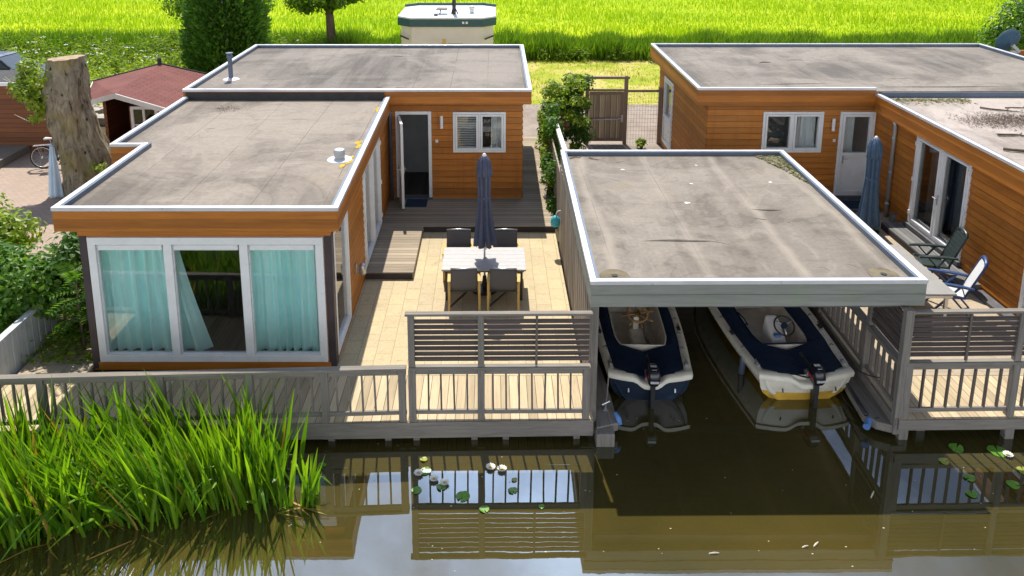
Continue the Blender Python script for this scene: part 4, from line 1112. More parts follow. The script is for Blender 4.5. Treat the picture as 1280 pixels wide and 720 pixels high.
# ================================================================== FURNITURE
def dining_chair(label, loc, rz, proto=None):
    if proto:
        t = copy_tree(proto); t.location = loc; t.rotation_euler.z = rz; t['label'] = label; return t
    t = thing('dining_chair', label, 'chair', loc, rz, 'teak and charcoal dining chairs round the table')
    # local: faces +y (front), back at -y
    s = MB(); s.hexa([(-.26, -.22, .43), (.26, -.22, .43), (.26, .26, .455), (-.26, .26, .455), (-.26, -.22, .455), (.26, -.22, .455), (.26, .26, .48), (-.26, .26, .48)]); s.build('seat', M['sling'], t, local=True, bevel=.008)
    b = MB(); rows = []
    for j in range(7):
        f = j/6; z = .44+.50*f; y = -.21-.10*f-.03*math.sin(f*3.1); rows.append([(x, y-.02*(1-(x/.27)**2), z) for x in [-.265+.53*k/8 for k in range(9)]])
    b.sheet(rows); b.build('backrest', M['sling'], t, smooth=True, local=True, solid=.014)
    tr = MB(); tr.tube([(-.265, -.315, .945), (0, -.335, .95), (.265, -.315, .945)], .014, 8); tr.build('top_rail', M['silver'], t, smooth=True, local=True)
    for sx in (-1, 1):
        l = MB(); l.hexa([(sx*.30-.024, .20, 0), (sx*.30+.024, .20, 0), (sx*.30+.024, .25, 0), (sx*.30-.024, .25, 0), (sx*.30-.024, .22, .62), (sx*.30+.024, .22, .62), (sx*.30+.024, .27, .62), (sx*.30-.024, .27, .62)]); l.build('leg', M['teak'], t, local=True, bevel=.006)
        l = MB(); l.hexa([(sx*.30-.024, -.36, 0), (sx*.30+.024, -.36, 0), (sx*.30+.024, -.31, 0), (sx*.30-.024, -.31, 0), (sx*.30-.024, -.25, .62), (sx*.30+.024, -.25, .62), (sx*.30+.024, -.19, .62), (sx*.30-.024, -.19, .62)]); l.build('leg', M['teak'], t, local=True, bevel=.006)
        a = MB(); a.box(sx*.30-.032, -.27, .622, sx*.30+.032, .30, .650); a.build('armrest', M['teak'], t, local=True, bevel=.008)
    c = MB(); c.bar((-.28, -.30, .12), (.28, .20, .40), .03, .03); c.bar((-.28, .20, .40), (.28, .21, .40), .03, .03); c.bar((.28, -.2, .41), (-.28, -.2, .41), .03, .03); c.build('stretcher', M['black'], t, local=True)
    return t
ch = dining_chair('front left dining chair at the table, its charcoal back turned to the water', (-.56, 14.85, .40), R(2))
dining_chair('front right dining chair at the table, its charcoal back turned to the water', (.24, 14.85, .40), R(-3), ch)
dining_chair('charcoal dining chair at the far left of the table, facing the water', (-.73, 16.12, .40), R(180), ch)
dining_chair('charcoal dining chair at the far right of the table, facing the water', (.29, 16.12, .40), R(180), ch)
t = thing('dining_table', 'rectangular table with pale composite top on the sunny terrace, parasol through its centre', 'table', (-.16, 15.48, .40))
m = MB(); m.box(-1.02, 14.95, 1.085, -.585, 16.02, 1.115)
m = MB()
for i in range(6):
    y0 = 14.95+i*.1785; m.box(-1.02, y0, 1.08, .69, y0+.1755, 1.118)
m.build('tabletop', M['tabletop'], t, bevel=.004)
m = MB(); m.box(-.98, 15.0, 1.035, .65, 15.97, 1.078); m.build('table_frame', M['black'], t)
for x in (-.92, .59):
    for y in (15.06, 15.9):
        l = MB(); l.box(x-.035, y-.035, .402, x+.035, y+.035, 1.034); l.build('leg', M['black'], t, bevel=.005)
def parasol(label, loc, H, zb, mat, r=1.0, group=None, base=True):
    t = thing('parasol', label, 'parasol', loc, 0)
    p = MB(); p.tube([(0, 0, .04), (0, 0, H-.05)], .022, 10); p.build('pole', M['silver'], t, local=True)
    fold = lambda a, z: 1+.27*math.cos(7*a+z*1.1)+.09*math.cos(13*a+z*3)
    c = MB(); hh = H-zb
    prof = [(.205, 0), (.195, .06), (.17, .16), (.145, .28), (.125, .42), (.108, .55), (.112, .68), (.118, .80), (.122, .88), (.10, .95), (.05, .985), (.03, .99)]
    c.lathe([(a*r, zb+q*hh) for a, q in prof], (0, 0, 0), 96, fold)
    co = c.build('canopy', M[mat], t, smooth=True, local=True)
    v = MB(); v.lathe([(.150*r, zb+hh*.78), (.142*r, zb+hh*.84), (.112*r, zb+hh*.93), (.055*r, zb+hh*.995), (.03, H-.01)], (0, 0, 0), 96, lambda a, z: 1+.13*math.cos(8*a+.6)); v.build('vent', M[mat], co, smooth=True, local=True)
    tie = MB(); tie.lathe([(.112*r, zb+hh*.525), (.120*r, zb+hh*.54), (.112*r, zb+hh*.56)], (0, 0, 0), 32); tie.build('tie_strap', M[mat], co, smooth=True, local=True)
    cp = MB(); cp.lathe([(.035, H-.03), (.05, H), (.03, H+.035), (.01, H+.05)], (0, 0, 0), 14); cp.build('cap', M['white'], t, smooth=True, local=True)
    for k in range(8):
        a = k*math.pi/4+.2; rb = MB(); rb.tube([(math.cos(a)*.10*r, math.sin(a)*.10*r, zb+.25), (math.cos(a)*.17*r, math.sin(a)*.17*r, zb-.045)], .012, 6); rb.build('rib', M['teak'], t, local=True)
    if base:
        b = MB(); b.lathe([(.28, 0), (.28, .05), (.06, .08), (.04, .3), (.03, .32)], (0, 0, 0), 24); b.build('base', M['black'], t, smooth=False, local=True)
    return t
parasol('closed slate blue parasol standing through the middle of the dining table', (-.155, 15.50, .402), 2.95, 1.02, 'parasol')
parasol('closed steel blue parasol in front of the neighbour white door', (9.28, 18.55, .402), 2.40, .12, 'parasol2', 1.12)
# grey garden table beside the boathouse on the right terrace
t = thing('garden_table', 'long grey garden table on the right terrace, partly hidden by the boathouse roof', 'table', (8.1, 15.2, .40))
m = MB(); m.box(7.85, 13.95, 1.06, 8.83, 16.2, 1.10); m.build('tabletop', M['decal'] if False else plain('grey table top', (.27, .265, .255), .5, .06, 5, .3), t, bevel=.008)
m = MB(); m.box(7.90, 14.0, .99, 8.78, 16.15, 1.055); m.build('table_frame', M['silver'], t)
for x in (7.95, 8.72):
    for y in (14.1, 16.05):
        l = MB(); l.box(x-.03, y-.03, .402, x+.03, y+.03, .988); l.build('leg', M['silver'], t)
# reclining garden chairs (local: faces +y)
def recliner(label, loc, rz, frame, cloth, slats):
    t = thing('reclining_chair', label, 'chair', loc, rz, 'reclining garden chairs at the grey table')
    FR = M[frame]
    s = MB(); s.hexa([(-.24, -.22, .42), (.24, -.22, .42), (.24, .28, .45), (-.24, .28, .45), (-.24, -.22, .44), (.24, -.22, .44), (.24, .28, .47), (-.24, .28, .47)]); s.build('seat', M[cloth], t, local=True, bevel=.006)
    f = MB()
    for sx in (-1, 1): f.bar((sx*.26, -.24, .43), (sx*.26, .32, .46), .04, .045)
    f.bar((-.26, .31, .46), (.26, .31, .46), .04, .04); f.build('seat_frame', FR, t, local=True, bevel=.006)
    def bp(x, f_, off=0): return (x, -.22-.30*f_-off, .44+.74*f_)
    b = MB()
    if slats:
        for j in range(8):
            f0 = .06+.112*j; b.hexa([bp(-.23, f0, .01), bp(.23, f0, .01), bp(.23, f0, -.012), bp(-.23, f0, -.012), bp(-.23, f0+.095, .01), bp(.23, f0+.095, .01), bp(.23, f0+.095, -.012), bp(-.23, f0+.095, -.012)])
    else: b.hexa([bp(-.23, .05, .006), bp(.23, .05, .006), bp(.23, .05, -.006), bp(-.23, .05, -.006), bp(-.23, .93, .006), bp(.23, .93, .006), bp(.23, .93, -.006), bp(-.23, .93, -.006)])
    b.build('backrest', M[cloth], t, local=True)
    k = MB(); k.tube([bp(-.25, 0), bp(-.25, .85), bp(-.23, .95), bp(-.15, 1.0), bp(0, 1.02), bp(.15, 1.0), bp(.23, .95), bp(.25, .85), bp(.25, 0)], [.022]*2+[.03, .04, .042, .04, .03]+[.022]*2, 8); k.build('back_frame', FR, t, smooth=True, local=True)
    for sx in (-1, 1):
        a = MB(); rows = []
        for q in range(9):
            f_ = q/8; y = -.36+.76*f_; w = .028+.014*math.sin(f_*3.1); rows.append([(sx*.31-w, y, .665+.02*math.sin(f_*3.1)), (sx*.31+w, y, .665+.02*math.sin(f_*3.1))])
        a.sheet(rows); a.build('armrest', FR, t, local=True, solid=.035)
        l = MB(); l.bar((sx*.31, .36, 0), (sx*.31, -.12, .655), .035, .045, (1, 0, 0)); l.build('leg', FR, t, local=True, bevel=.005)
        l = MB(); l.bar((sx*.285, -.40, 0), (sx*.285, .22, .655), .03, .045, (1, 0, 0)); l.build('leg', FR, t, local=True, bevel=.005)
    return t
M['greenframe'] = plain('dark green resin', (.025, .04, .04), .35, .1, 6, .5)
M['blueframe'] = plain('blue resin', (.025, .06, .17), .35, .1, 6, .5)
M['palecloth'] = plain('pale textile', (.55, .56, .56), .7, .06, 30, .2)
recliner('dark green slatted reclining chair in front of the french doors, seen from its back', (9.45, 15.9, .40), R(80), 'greenframe', 'greenframe', True)
recliner('blue framed reclining chair with pale textile back nearest the slatted screen', (9.10, 14.62, .40), R(66), 'blueframe', 'palecloth', False)
# small things on the terrace
def flowerpot(label, x, y, z, r, h, leafm=None, n=60):
    t = thing('flowerpot', label, 'flowerpot', (x, y, z))
    p = MB(); p.lathe([(r*.7, 0), (r, h), (r*1.08, h), (r*1.08, h+.02), (r*.9, h+.02), (r*.85, h-.02)], (x, y, z), 18); p.build('pot', M['potmat'], t)
    if leafm:
        f = MB()
        for i in range(n):
            a = random.uniform(0, 6.28); q = random.uniform(.05, 1); L = r*1.6*q
            b0 = Vector((x+math.cos(a)*r*.5*q, y+math.sin(a)*r*.5*q, z+h)); e = b0+Vector((math.cos(a)*L*.5, math.sin(a)*L*.5, r*random.uniform(.6, 2))); sdv = Vector((-math.sin(a), math.cos(a), 0))*.015
            f.face(b0-sdv, b0+sdv, e+sdv*.5, e-sdv*.5)
        f.build('foliage', M[leafm], t)
    return t
flowerpot('small plant pot beside the neighbour doorstep', 10.0, 20.0, .47, .10, .18, 'leaf_m')
flowerpot('small grey planter on the plank step next to the french doors', 10.05, 18.85, .40, .09, .3, None)
# turquoise lantern hung on the fence end
t = thing('lantern', 'turquoise lantern hanging on the fence at the left of the boathouse', 'lantern', (1.55, 17.30, 1.1))
m = MB(); m.lathe([(.05, 1.05), (.10, 1.07), (.11, 1.16), (.10, 1.25), (.05, 1.30), (.02, 1.32)], (1.46, 17.30, .0), 16); m.build('body', M['turq'], t, smooth=True)
m = MB(); m.tube([(1.46, 17.30, 1.31), (1.50, 17.3, 1.42), (1.585, 17.3, 1.44)], .012, 6); m.build('hook', M['white'], t, smooth=True)
# ================================================================== VEGETATION
rnd = random.Random(21)
def leaf(mb, c, n, s, asp=.55, fold=.25):
    """one folded leaf, two quads meeting on the midrib"""
    n = n.normalized(); a = n.orthogonal().normalized(); a.rotate(Matrix.Rotation(rnd.uniform(0, 6.28), 3, n)); b = n.cross(a)
    l = s; w = s*asp/2
    base = c-a*l*.5; tip = c+a*l*.5; m1 = c-a*l*.1
    i = len(mb.v)
    mb.v += [tuple(base), tuple(m1+b*w+n*w*fold), tuple(tip), tuple(m1-b*w+n*w*fold)]
    mb.f += [(i, i+1, i+2), (i, i+2, i+3)]
def rvec():
    while True:
        v = Vector((rnd.uniform(-1, 1), rnd.uniform(-1, 1), rnd.uniform(-1, 1)))
        if .01 < v.length < 1: return v
def clump(mb, c, rad, n, s, shell=.55, up=.35, droop=0):
    """leaves through an ellipsoid, denser near its surface"""
    rad = Vector(rad)
    for _ in range(n):
        d = rvec().normalized(); k = shell+(1-shell)*rnd.random()**.6
        k *= 1+.10*math.sin(d.x*5+c[0])*math.cos(d.y*4+c[1])
        p = Vector(c)+Vector((d.x*rad.x, d.y*rad.y, d.z*rad.z))*k
        n_ = d*.7+rvec()*.7+Vector((0, 0, up)); leaf(mb, p, n_, s*rnd.uniform(.6, 1.35))
def lumpy(mb, c, rad, lumps, n, s, lr=.42, up=.4):
    c = Vector(c); rad = Vector(rad)
    clump(mb, c, rad*.78, n//4, s, .3, up)
    for i in range(lumps):
        d = rvec().normalized(); d.z = abs(d.z)*.9-.15
        q = c+Vector((d.x*rad.x, d.y*rad.y, d.z*rad.z))*rnd.uniform(.5, .8)
        r = min(rad)*lr*rnd.uniform(.7, 1.3); clump(mb, q, (r, r, r*.85), int(n*.75/lumps), s, .45, up)
def stems(mb, base, tips, r0=.03):
    for tp in tips:
        b = Vector(base); e = Vector(tp); mid = b.lerp(e, .5)+rvec()*.08*(e-b).length; mb.tube([b, mid, e], [r0, r0*.7, r0*.3], 5)
def shrub(label, c, rad, lumps, n, s, mat, name='shrub', cat='shrub', extra=None, group=None):
    c = Vector(c); t = thing(name, label, cat, (c.x, c.y, c.z-rad[2]), 0, group)
    f = MB(); lumpy(f, c, rad, lumps, n, s); f.build('foliage', M[mat], t)
    if extra: 
        g_ = MB(); extra(g_); g_.build('sunlit_tone_leaves', M['leaf_l'], t)
    st_ = MB(); stems(st_, (c.x, c.y, c.z-rad[2]), [c+Vector((rnd.uniform(-.6, .6)*rad[0], rnd.uniform(-.6, .6)*rad[1], rnd.uniform(-.1, .7)*rad[2])) for _ in range(9)]); st_.build('stem', M['bark2'], t)
    return t
# left bank shrubs
shrub('broad shrub with sunlit yellow-green top at the left edge, beside the paved yard', (-10.9, 15.6, 1.25), (1.7, 1.3, 1.2), 18, 6500, .15, 'leaf_l')
shrub('dense mid-green shrub at the left edge in front of the yellow-green one', (-9.25, 14.1, 1.15), (1.55, 1.35, 1.1), 18, 7500, .15, 'leaf_m')
shrub('dark shrub growing against the left wall of the house', (-7.85, 14.5, 1.45), (.85, 1.5, 1.35), 14, 5500, .15, 'leaf_d')
shrub('small bright shrub peeping over the front left corner of the house roof', (-8.0, 15.9, 1.75), (.5, .7, 1.2), 8, 2000, .13, 'leaf_l')
# fern-like suckers by the dark shrub
def pinnate(mb, base, d, L, s):
    d = Vector(d).normalized(); side = d.cross(Vector((0, 0, 1))).normalized()
    for k in range(9):
        t = (k+1)/9; p = Vector(base)+d*L*t+Vector((0, 0, -.35*L*t*t))
        for sg in (-1, 1):
            n_ = Vector((0, 0, 1))+rvec()*.25; l = s*(1-.5*abs(t-.45)); e = p+(side*sg+d*.35)*l; w = d*l*.16
            i = len(mb.v); q = p.lerp(e, .45)
            mb.v += [tuple(p), tuple(q+w), tuple(e-Vector((0, 0, l*.25))), tuple(q-w)]; mb.f.append((i, i+1, i+2, i+3))
t = thing('ailanthus_sapling', 'sapling with long feathered leaves beside the dark corner panel of the house', 'sapling', (-7.45, 13.25, .3))
f = MB()
for i in range(26):
    a = rnd.uniform(0, 6.28); z = rnd.uniform(.6, 2.0); pinnate(f, (-7.5+rnd.uniform(-.15, .15), 13.3+rnd.uniform(-.25, .25), z), (math.cos(a)*.8-.1, math.sin(a)-.35, .45), rnd.uniform(.4, .65), .17)
f.build('foliage', M['leaf_m'], t); s_ = MB(); s_.tube([(-7.45, 13.25, .3), (-7.5, 13.3, 1.2), (-7.48, 13.3, 2.0)], [.03, .022, .01], 6); s_.build('stem', M['bark2'], t)
f = MB()
for i in range(3200):
    x = rnd.uniform(-8.3, -6.98); y = rnd.uniform(12.75, 16); 
    if (x+8.3)*.9 + (12.9-y)*1.4 > 1.0+.3*rnd.random(): continue
    leaf(f, Vector((x, y, .32+abs(rnd.gauss(0, .10)))), Vector((0, 0, 1))+rvec()*.7, rnd.uniform(.06, .12))
tag(f.build('ground_cover', M['leaf_l']), 'low green ground cover between the grey board fence and the house wall', 'ground cover', kind='stuff')
m = MB(); m.box(-8.25, 12.39, .2, -7.02, 13.6, .372); struct(m.build('stone_path', M['terrace_r']))
# grey board fence at the lower left
t = thing('board_fence', 'low pale grey board fence running back from the water at the left edge', 'fence', (-8.35, 12.3, .3))
m = MB(); y = 11.6; k = 0
while y < 13.85: m.box(-8.36, y, .2, -8.33, y+.178, 1.12-.04*(k % 3 == 1)); y += .2; k += 1
m.build('boards', M['greyboard'], t); m = MB(); m.box(-8.43, 11.6, 1.08, -8.30, 13.9, 1.13); m.build('cap_rail', M['greyboard'], t)
for yy in (11.65, 12.75, 13.85):
    m = MB(); m.box(-8.45, yy-.05, -.3, -8.37, yy+.05, 1.078); m.build('post', M['greyboard'], t)

# ------------------------------------------------------------------ pollard trunk with shoots
t = thing('pollard_tree', 'thick pollarded trunk sawn off flat at the top, leafy shoots on its left side', 'tree', (-11.75, 22.0, .3))
m = MB(); rows = []
NA = 96
prof = [(-.05, .98, -11.45), (.25, .86, -11.48), (.6, .76, -11.55), (1.0, .68, -11.66), (1.5, .60, -11.80), (2.0, .585, -11.92), (2.4, .60, -12.0), (2.75, .62, -12.03), (3.1, .575, -12.0), (3.4, .51, -11.96), (3.62, .475, -11.95), (3.80, .455, -11.94)]
fine = []
for (a0, b0) in zip(prof, prof[1:]):
    for q in range(4): fine.append(tuple(a0[i]+(b0[i]-a0[i])*q/4 for i in range(3)))
fine.append(prof[-1]); prof = fine
from mathutils import noise as mnoise
for j, (z, r, x) in enumerate(prof):
    row = []
    for k in range(NA):
        a = 2*math.pi*k/NA
        q = 1+.07*math.sin(3*a+z*1.3)+.05*math.sin(5*a-z*2.1)+.03*math.sin(9*a+z*3)+.15*mnoise.noise(Vector((math.cos(a)*3, math.sin(a)*3, z*1.3)))+.09*mnoise.noise(Vector((math.cos(a)*8, math.sin(a)*8, z*2.2)))+.045*mnoise.noise(Vector((math.cos(a)*19, math.sin(a)*19, z*5)))
        if z < .7: q += .16*(.7-z)*max(0, math.sin(4*a+.6))
        row.append((x+r*q*math.cos(a), 22+r*q*math.sin(a), z+.3+(.03*math.cos(a) if j == len(prof)-1 else 0)))
    row.append(row[0]); rows.append(row)
m.sheet(rows); tr = m.build('trunk', M['bark'], t, smooth=True)
m = MB(); top = rows[-1][:-1]; m.face(*[(p[0], p[1], p[2]-.004) for p in top]); m.build('sawn_top', M['cutwood'], t)
m = MB()
for i in range(10):
    c = Vector((-12.75+rnd.uniform(-.45, .35), 21.75+rnd.uniform(-.4, .4), 3.35+rnd.uniform(-.5, .55))); clump(m, c, (.32, .32, .28), 130, .15, .3, .4)
for i in range(6):
    c = Vector((-12.6+rnd.uniform(-.2, .2), 21.7+rnd.uniform(-.3, .3), 2.7+rnd.uniform(-.3, .3))); clump(m, c, (.22, .22, .22), 60, .14, .3, .4)
m.build('shoots', M['leaf_l'], t)
m = MB()
for i in range(9):
    b0 = Vector((-12.45, 21.75, 2.4+.12*i)); e = b0+Vector((rnd.uniform(-1.1, -.3), rnd.uniform(-.4, .2), rnd.uniform(.1, .9))); m.tube([b0, b0.lerp(e, .5)+Vector((-.15, 0, -.12)), e], [.02, .013, .005], 5)
m.build('twigs', M['litter'], t)
m = MB()
for i in range(7): clump(m, Vector((-11.0+rnd.uniform(-.2, .25), 21.35+rnd.uniform(-.2, .2), .9+rnd.uniform(-.3, .3))), (.14, .14, .14), 30, .10, .3)
m.build('basal_foliage', M['leaf_l'], t)
# pale blue sheet leaning on the trunk
m = MB(); rows = []
for j in range(13):
    f_ = j/12; z = 1.78-1.48*f_; w = .03+.19*f_**.9; cx = -12.30+.12*f_; row = []
    for k in range(13):
        u = -1+2*k/12; row.append((cx+u*w, 21.42-.25*f_-.12*(1-u*u)*(.3+f_)+.035*math.sin(u*9+f_*2), z+(.05*math.sin(u*5) if j == 12 else 0)))
    rows.append(row)
m.sheet(rows); tag(m.build('folded_sheet', M['tarp'], smooth=True, solid=.02), 'pale blue folded plastic sheet leaning against the thick trunk', 'sheet')
# bicycle standing behind the trunk
def bicycle(loc, rz):
    t = thing('bicycle', 'black bicycle parked on the yard paving, half hidden by the thick trunk', 'bicycle', loc, rz)
    for nm, x in (('wheel', 0), ('wheel', 1.06)):
        w = MB(); w.tube([(x+.345*math.cos(a), 0, .36+.345*math.sin(a)) for a in [k*2*math.pi/32 for k in range(33)]], .024, 8, False); wo = w.build(nm, M['rubber'], t, smooth=True, local=True)
        r_ = MB(); r_.tube([(x+.315*math.cos(a), 0, .36+.315*math.sin(a)) for a in [k*2*math.pi/32 for k in range(33)]], .012, 6, False); r_.build('rim', M['silver'], wo, smooth=True, local=True)
        s_ = MB()
        for k in range(16): a = k*math.pi/8; s_.tube([(x, .03*(-1)**k, .36), (x+.31*math.cos(a), 0, .36+.31*math.sin(a))], .003, 4)
        s_.tube([(x, -.05, .36), (x, .05, .36)], .03, 8); s_.build('spokes', M['silver'], wo, local=True)
    f = MB(); bb = (.44, 0, .30); st_ = (.30, 0, .82); hd = (.88, 0, .86); hb = (.92, 0, .70)
    for a, b, r in ((bb, st_, .018), (st_, hd, .018), (bb, hb, .02), ((0, 0, .36), bb, .012), ((0, 0, .36), st_, .010), (hd, hb, .022), (hb, (1.06, 0, .36), .016)): f.tube([a, b], r, 8)
    f.build('frame', M['bluegrey'], t, smooth=True, local=True)
    s = MB(); s.tube([st_, (.27, 0, .93)], .014, 8); s.build('seat_post', M['silver'], t, local=True)
    s = MB(); s.hexa([(.12, -.10, .93), (.42, -.025, .94), (.42, .025, .94), (.12, .10, .93), (.12, -.09, .985), (.42, -.02, .965), (.42, .02, .965), (.12, .09, .985)]); s.build('saddle', M['palecloth'], t, local=True, bevel=.015)
    h = MB(); h.tube([hd, (.85, 0, 1.0)], .014, 8); h.tube([(.68, -.27, 1.02), (.82, -.22, 1.04), (.85, 0, 1.02), (.82, .22, 1.04), (.68, .27, 1.02)], .013, 8); h.build('handlebar', M['silver'], t, smooth=True, local=True)
    c = MB(); c.tube([(.44, -.06, .30), (.44, .06, .30)], .06, 14); c.bar((.44, -.07, .30), (.54, -.07, .16), .02, .015); c.bar((.44, .07, .30), (.34, .07, .44), .02, .015); c.box(.49, -.15, .145, .59, -.07, .165); c.box(.29, .07, .435, .39, .15, .455); c.build('crank', M['black'], t, local=True)
    k = MB(); k.bar((-.22, 0, .74), (.28, 0, .76), .12, .012); k.tube([(-.1, .06, .74), (0, .05, .36)], .007, 5); k.tube([(-.1, -.06, .74), (0, -.05, .36)], .007, 5); k.build('carrier', M['silver'], t, local=True)
    for x in (0, 1.06):
        g_ = MB(); g_.sheet([[(x+.385*math.cos(a), -.03, .36+.385*math.sin(a)), (x+.385*math.cos(a), .03, .36+.385*math.sin(a))] for a in [.3+k*2.4/12 for k in range(13)]]); g_.build('mudguard', M['black'], t, local=True)
    k = MB(); k.tube([(.36, .04, .28), (.30, .17, .0)], .01, 6); k.build('kickstand', M['black'], t, local=True)
    return t
bicycle((-13.85, 23.55, .31), R(8))

# ------------------------------------------------------------------ ivy grown fence, gate and mesh between the houses
t = thing('ivy_hedge', 'ivy covered fence between the two houses, with reddish young leaves in the middle', 'hedge', (1.8, 23, .3))
f = MB()
for i in range(46):
    y = rnd.uniform(19.4, 25.8); x = 1.66+rnd.gauss(0, .07)+(.10 if y > 22 else 0); z = rnd.uniform(.5, 2.35 if y > 21.5 else 1.5)
    clump(f, Vector((x, y, z)), (.20, .34, .30), 130, .125, .35, .3)
for i in range(26):
    clump(f, Vector((2.62+rnd.uniform(-.42, .45), 25.2+rnd.uniform(-.35, .35), rnd.uniform(.9, 2.65))), (.32, .30, .30), 150, .13, .35, .3)
f.build('foliage', M['leaf_d'], t)
f = MB()
for i in range(26): clump(f, Vector((2.2+rnd.uniform(-.55, .75), 24.6+rnd.uniform(-.6, .8), rnd.uniform(1.6, 2.85))), (.26, .26, .18), 80, .125, .35, .5)  # yellow-green clumps on top carry the sunlit tone in leaf colour
for i in range(12): clump(f, Vector((1.55+rnd.uniform(-.06, .06), rnd.uniform(20, 25), rnd.uniform(.5, 2.2))), (.12, .3, .25), 45, .11, .4, .5)
for i in range(4): clump(f, Vector((2.75+rnd.uniform(-.2, .2), 24.9, .6+rnd.uniform(-.15, .2))), (.2, .15, .2), 60, .12, .4, .5)
f.build('sunlit_tone_leaves', M['leaf_l'], t)
f = MB()
for i in range(7): clump(f, Vector((2.15+rnd.uniform(-.2, .2), 24.3+rnd.uniform(-.4, .4), rnd.uniform(.9, 1.9))), (.18, .2, .2), 55, .12, .4, .4)
f.build('reddish_leaves', M['leaf_pink'], t)
m = MB(); m.box(1.66, 18.1, .3, 1.70, 25.6, 1.9); m.build('support_boards', M['fencewood'], t)
m = MB(); m.bar((1.78, 18.15, 2.42), (1.92, 24.6, 1.80), .12, .10); m.build('fence_rail', M['white_dirty'], t)
t = thing('garden_gate', 'brown plank garden gate with a high frame and a steel handle, between the houses', 'gate', (3.8, 26.1, .3))
for x in (3.20, 4.50):
    m = MB(); m.box(x-.06, 26.05, .2, x+.06, 26.17, 2.66); m.build('gate_post', M['gateframe'], t, bevel=.01)
m = MB(); m.box(3.10, 26.04, 2.58, 4.60, 26.18, 2.66); m.box(3.262, 26.07, 2.16, 4.438, 26.15, 2.23); m.build('gate_lintel', M['gateframe'], t)
m = MB(); x = 3.275
while x < 4.3: m.box(x, 26.09, .42, x+.184, 26.12, 2.14); x += .19
gp = m.build('plank_panel', M['gatewood'], t)
m = MB(); m.box(3.28, 26.06, .42, 4.42, 26.088, .52); m.box(3.28, 26.06, 1.18, 4.42, 26.088, 1.24); m.box(3.28, 26.06, 2.04, 4.42, 26.088, 2.14); m.box(4.33, 26.055, .42, 4.43, 26.086, 2.14); m.build('gate_ledge', M['gateframe'], t)
m = MB(); m.box(4.34, 26.03, 1.10, 4.41, 26.054, 1.34); m.tube([(4.37, 26.05, 1.24), (4.37, 25.97, 1.24), (4.24, 25.97, 1.24)], .013, 8); m.build('handle', M['steel'], t)
m = MB(); m.bar((3.4, 26.05, 1.18), (4.3, 26.05, 1.20), .03, .04); m.build('bolt_bar', M['zinc'], t)
t = thing('mesh_fence', 'wire mesh fence panel with a wooden top rail right of the garden gate', 'fence', (5.1, 26.1, .3))
m = MB(); m.box(4.565, 26.08, 2.12, 6.2, 26.14, 2.20); m.build('top_rail', M['gateframe'], t)
m = MB(); m.box(5.60, 26.05, .2, 5.71, 26.16, 2.28) ; m.build('post', M['gateframe'], t)
m = MB()
for k in range(11): m.tube([(4.6+k*.095, 26.10, .3), (4.6+k*.095, 26.10, 2.12)], .003, 4)
for k in range(13): m.tube([(4.58, 26.105, .35+k*.142), (5.6, 26.105, .35+k*.142)], .003, 4)
m.build('mesh', M['wire'], t)
shrub('small yellow-green weed at the foot of the mesh fence', (5.0, 25.6, .5), (.28, .25, .2), 4, 180, .12, 'leaf_l', 'weed', 'weed')

# ------------------------------------------------------------------ shed, brown cabin, car, trailer
t = thing('garden_shed', 'garden shed with red shingle gable roof and white window frame, left of the house', 'shed', (-11.8, 25, .3))
rb_, rk_ = Vector((-11.26, 23.2, 2.78)), Vector((-11.66, 27.6, 2.78))
A, A2 = Vector((-12.85, 24.5, 2.2)), Vector((-14.0, 27.4, 2.2)); Cc, C2 = Vector((-9.75, 23.5, 2.2)), Vector((-10.2, 28.4, 2.2))
m = MB(); dz = Vector((0, 0, -.07))
for q in ((rb_, rk_, A2, A), (rb_, Cc, C2, rk_)):
    m.hexa([q[0]+dz, q[1]+dz, q[2]+dz, q[3]+dz, *q])
sr = m.build('roof', M['shingle'], t)
m = MB()
for a, b in ((rb_, A), (rb_, Cc), (A, A2), (Cc, C2)): m.bar(a+Vector((0, -.02, -.075)), b+Vector((0, -.02, -.075)), .05, .15)
m.build('bargeboard', M['white_dirty'], sr)
m = MB()
for a, b in ((rk_, A2), (rk_, C2)): m.bar(a, b, .07, .07)
m.lathe([(.07, 0), (.07, .25), (.04, .28)], (-11.66, 27.5, 2.75), 10); m.build('ridge_edge', M['felt_dark'], sr)
wl = MB(); wl.box(-12.6, 26.9, .3, -10.2, 27.0, 2.15); wl.box(-10.35, 24.2, .3, -10.25, 27.0, 2.15); wl.box(-12.7, 25.3, .3, -12.6, 27.0, 2.15); wl.box(-11.35, 24.2, .3, -11.25, 26.9, 2.1); wl.box(-11.25, 24.2, .3, -10.36, 24.28, .9); wl.box(-10.5, 24.2, .9, -10.36, 24.28, 2.1); wl.build('wall', M['brownwood'], t)
ww = MB(); Mp_ = mapper('y', 24.2, -1); frame_rect(ww, Mp_, -11.30, -10.45, .95, 2.12, .09, -.05, .03); mbox(ww, Mp_, -10.93, -10.86, 1.04, 2.03, -.04, .02); mbox(ww, Mp_, -11.21, -10.54, 1.5, 1.54, -.03, .015); wo = ww.build('window', M['white'], t)
pn = MB(); mbox(pn, Mp_, -11.21, -10.54, 1.04, 2.03, -.03, -.02); pn.build('pane', M['glass_dark'], wo)
t = thing('timber_cabin', 'low brown timber cabin with white roof edge at the far left edge', 'cabin', (-17, 25.5, .3))
m = MB(); m.box(-24, 25.25, .3, -14.35, 25.35, 2.52); m.box(-14.45, 25.36, .3, -14.35, 27.2, 2.52); m.build('wall', M['brownwood'], t)
m = MB(); m.box(-24, 25.2, 2.53, -14.3, 27.3, 2.62); ro_ = m.build('roof', M['felt_dark'], t)
m = MB(); m.box(-24, 25.15, 2.55, -14.28, 25.195, 2.66); m.build('roof_edge', M['white'], ro_)
m = MB(); m.box(-14.34, 25.2, .3, -14.2, 25.36, 2.5); m.build('corner_post', M['gateframe'], t)
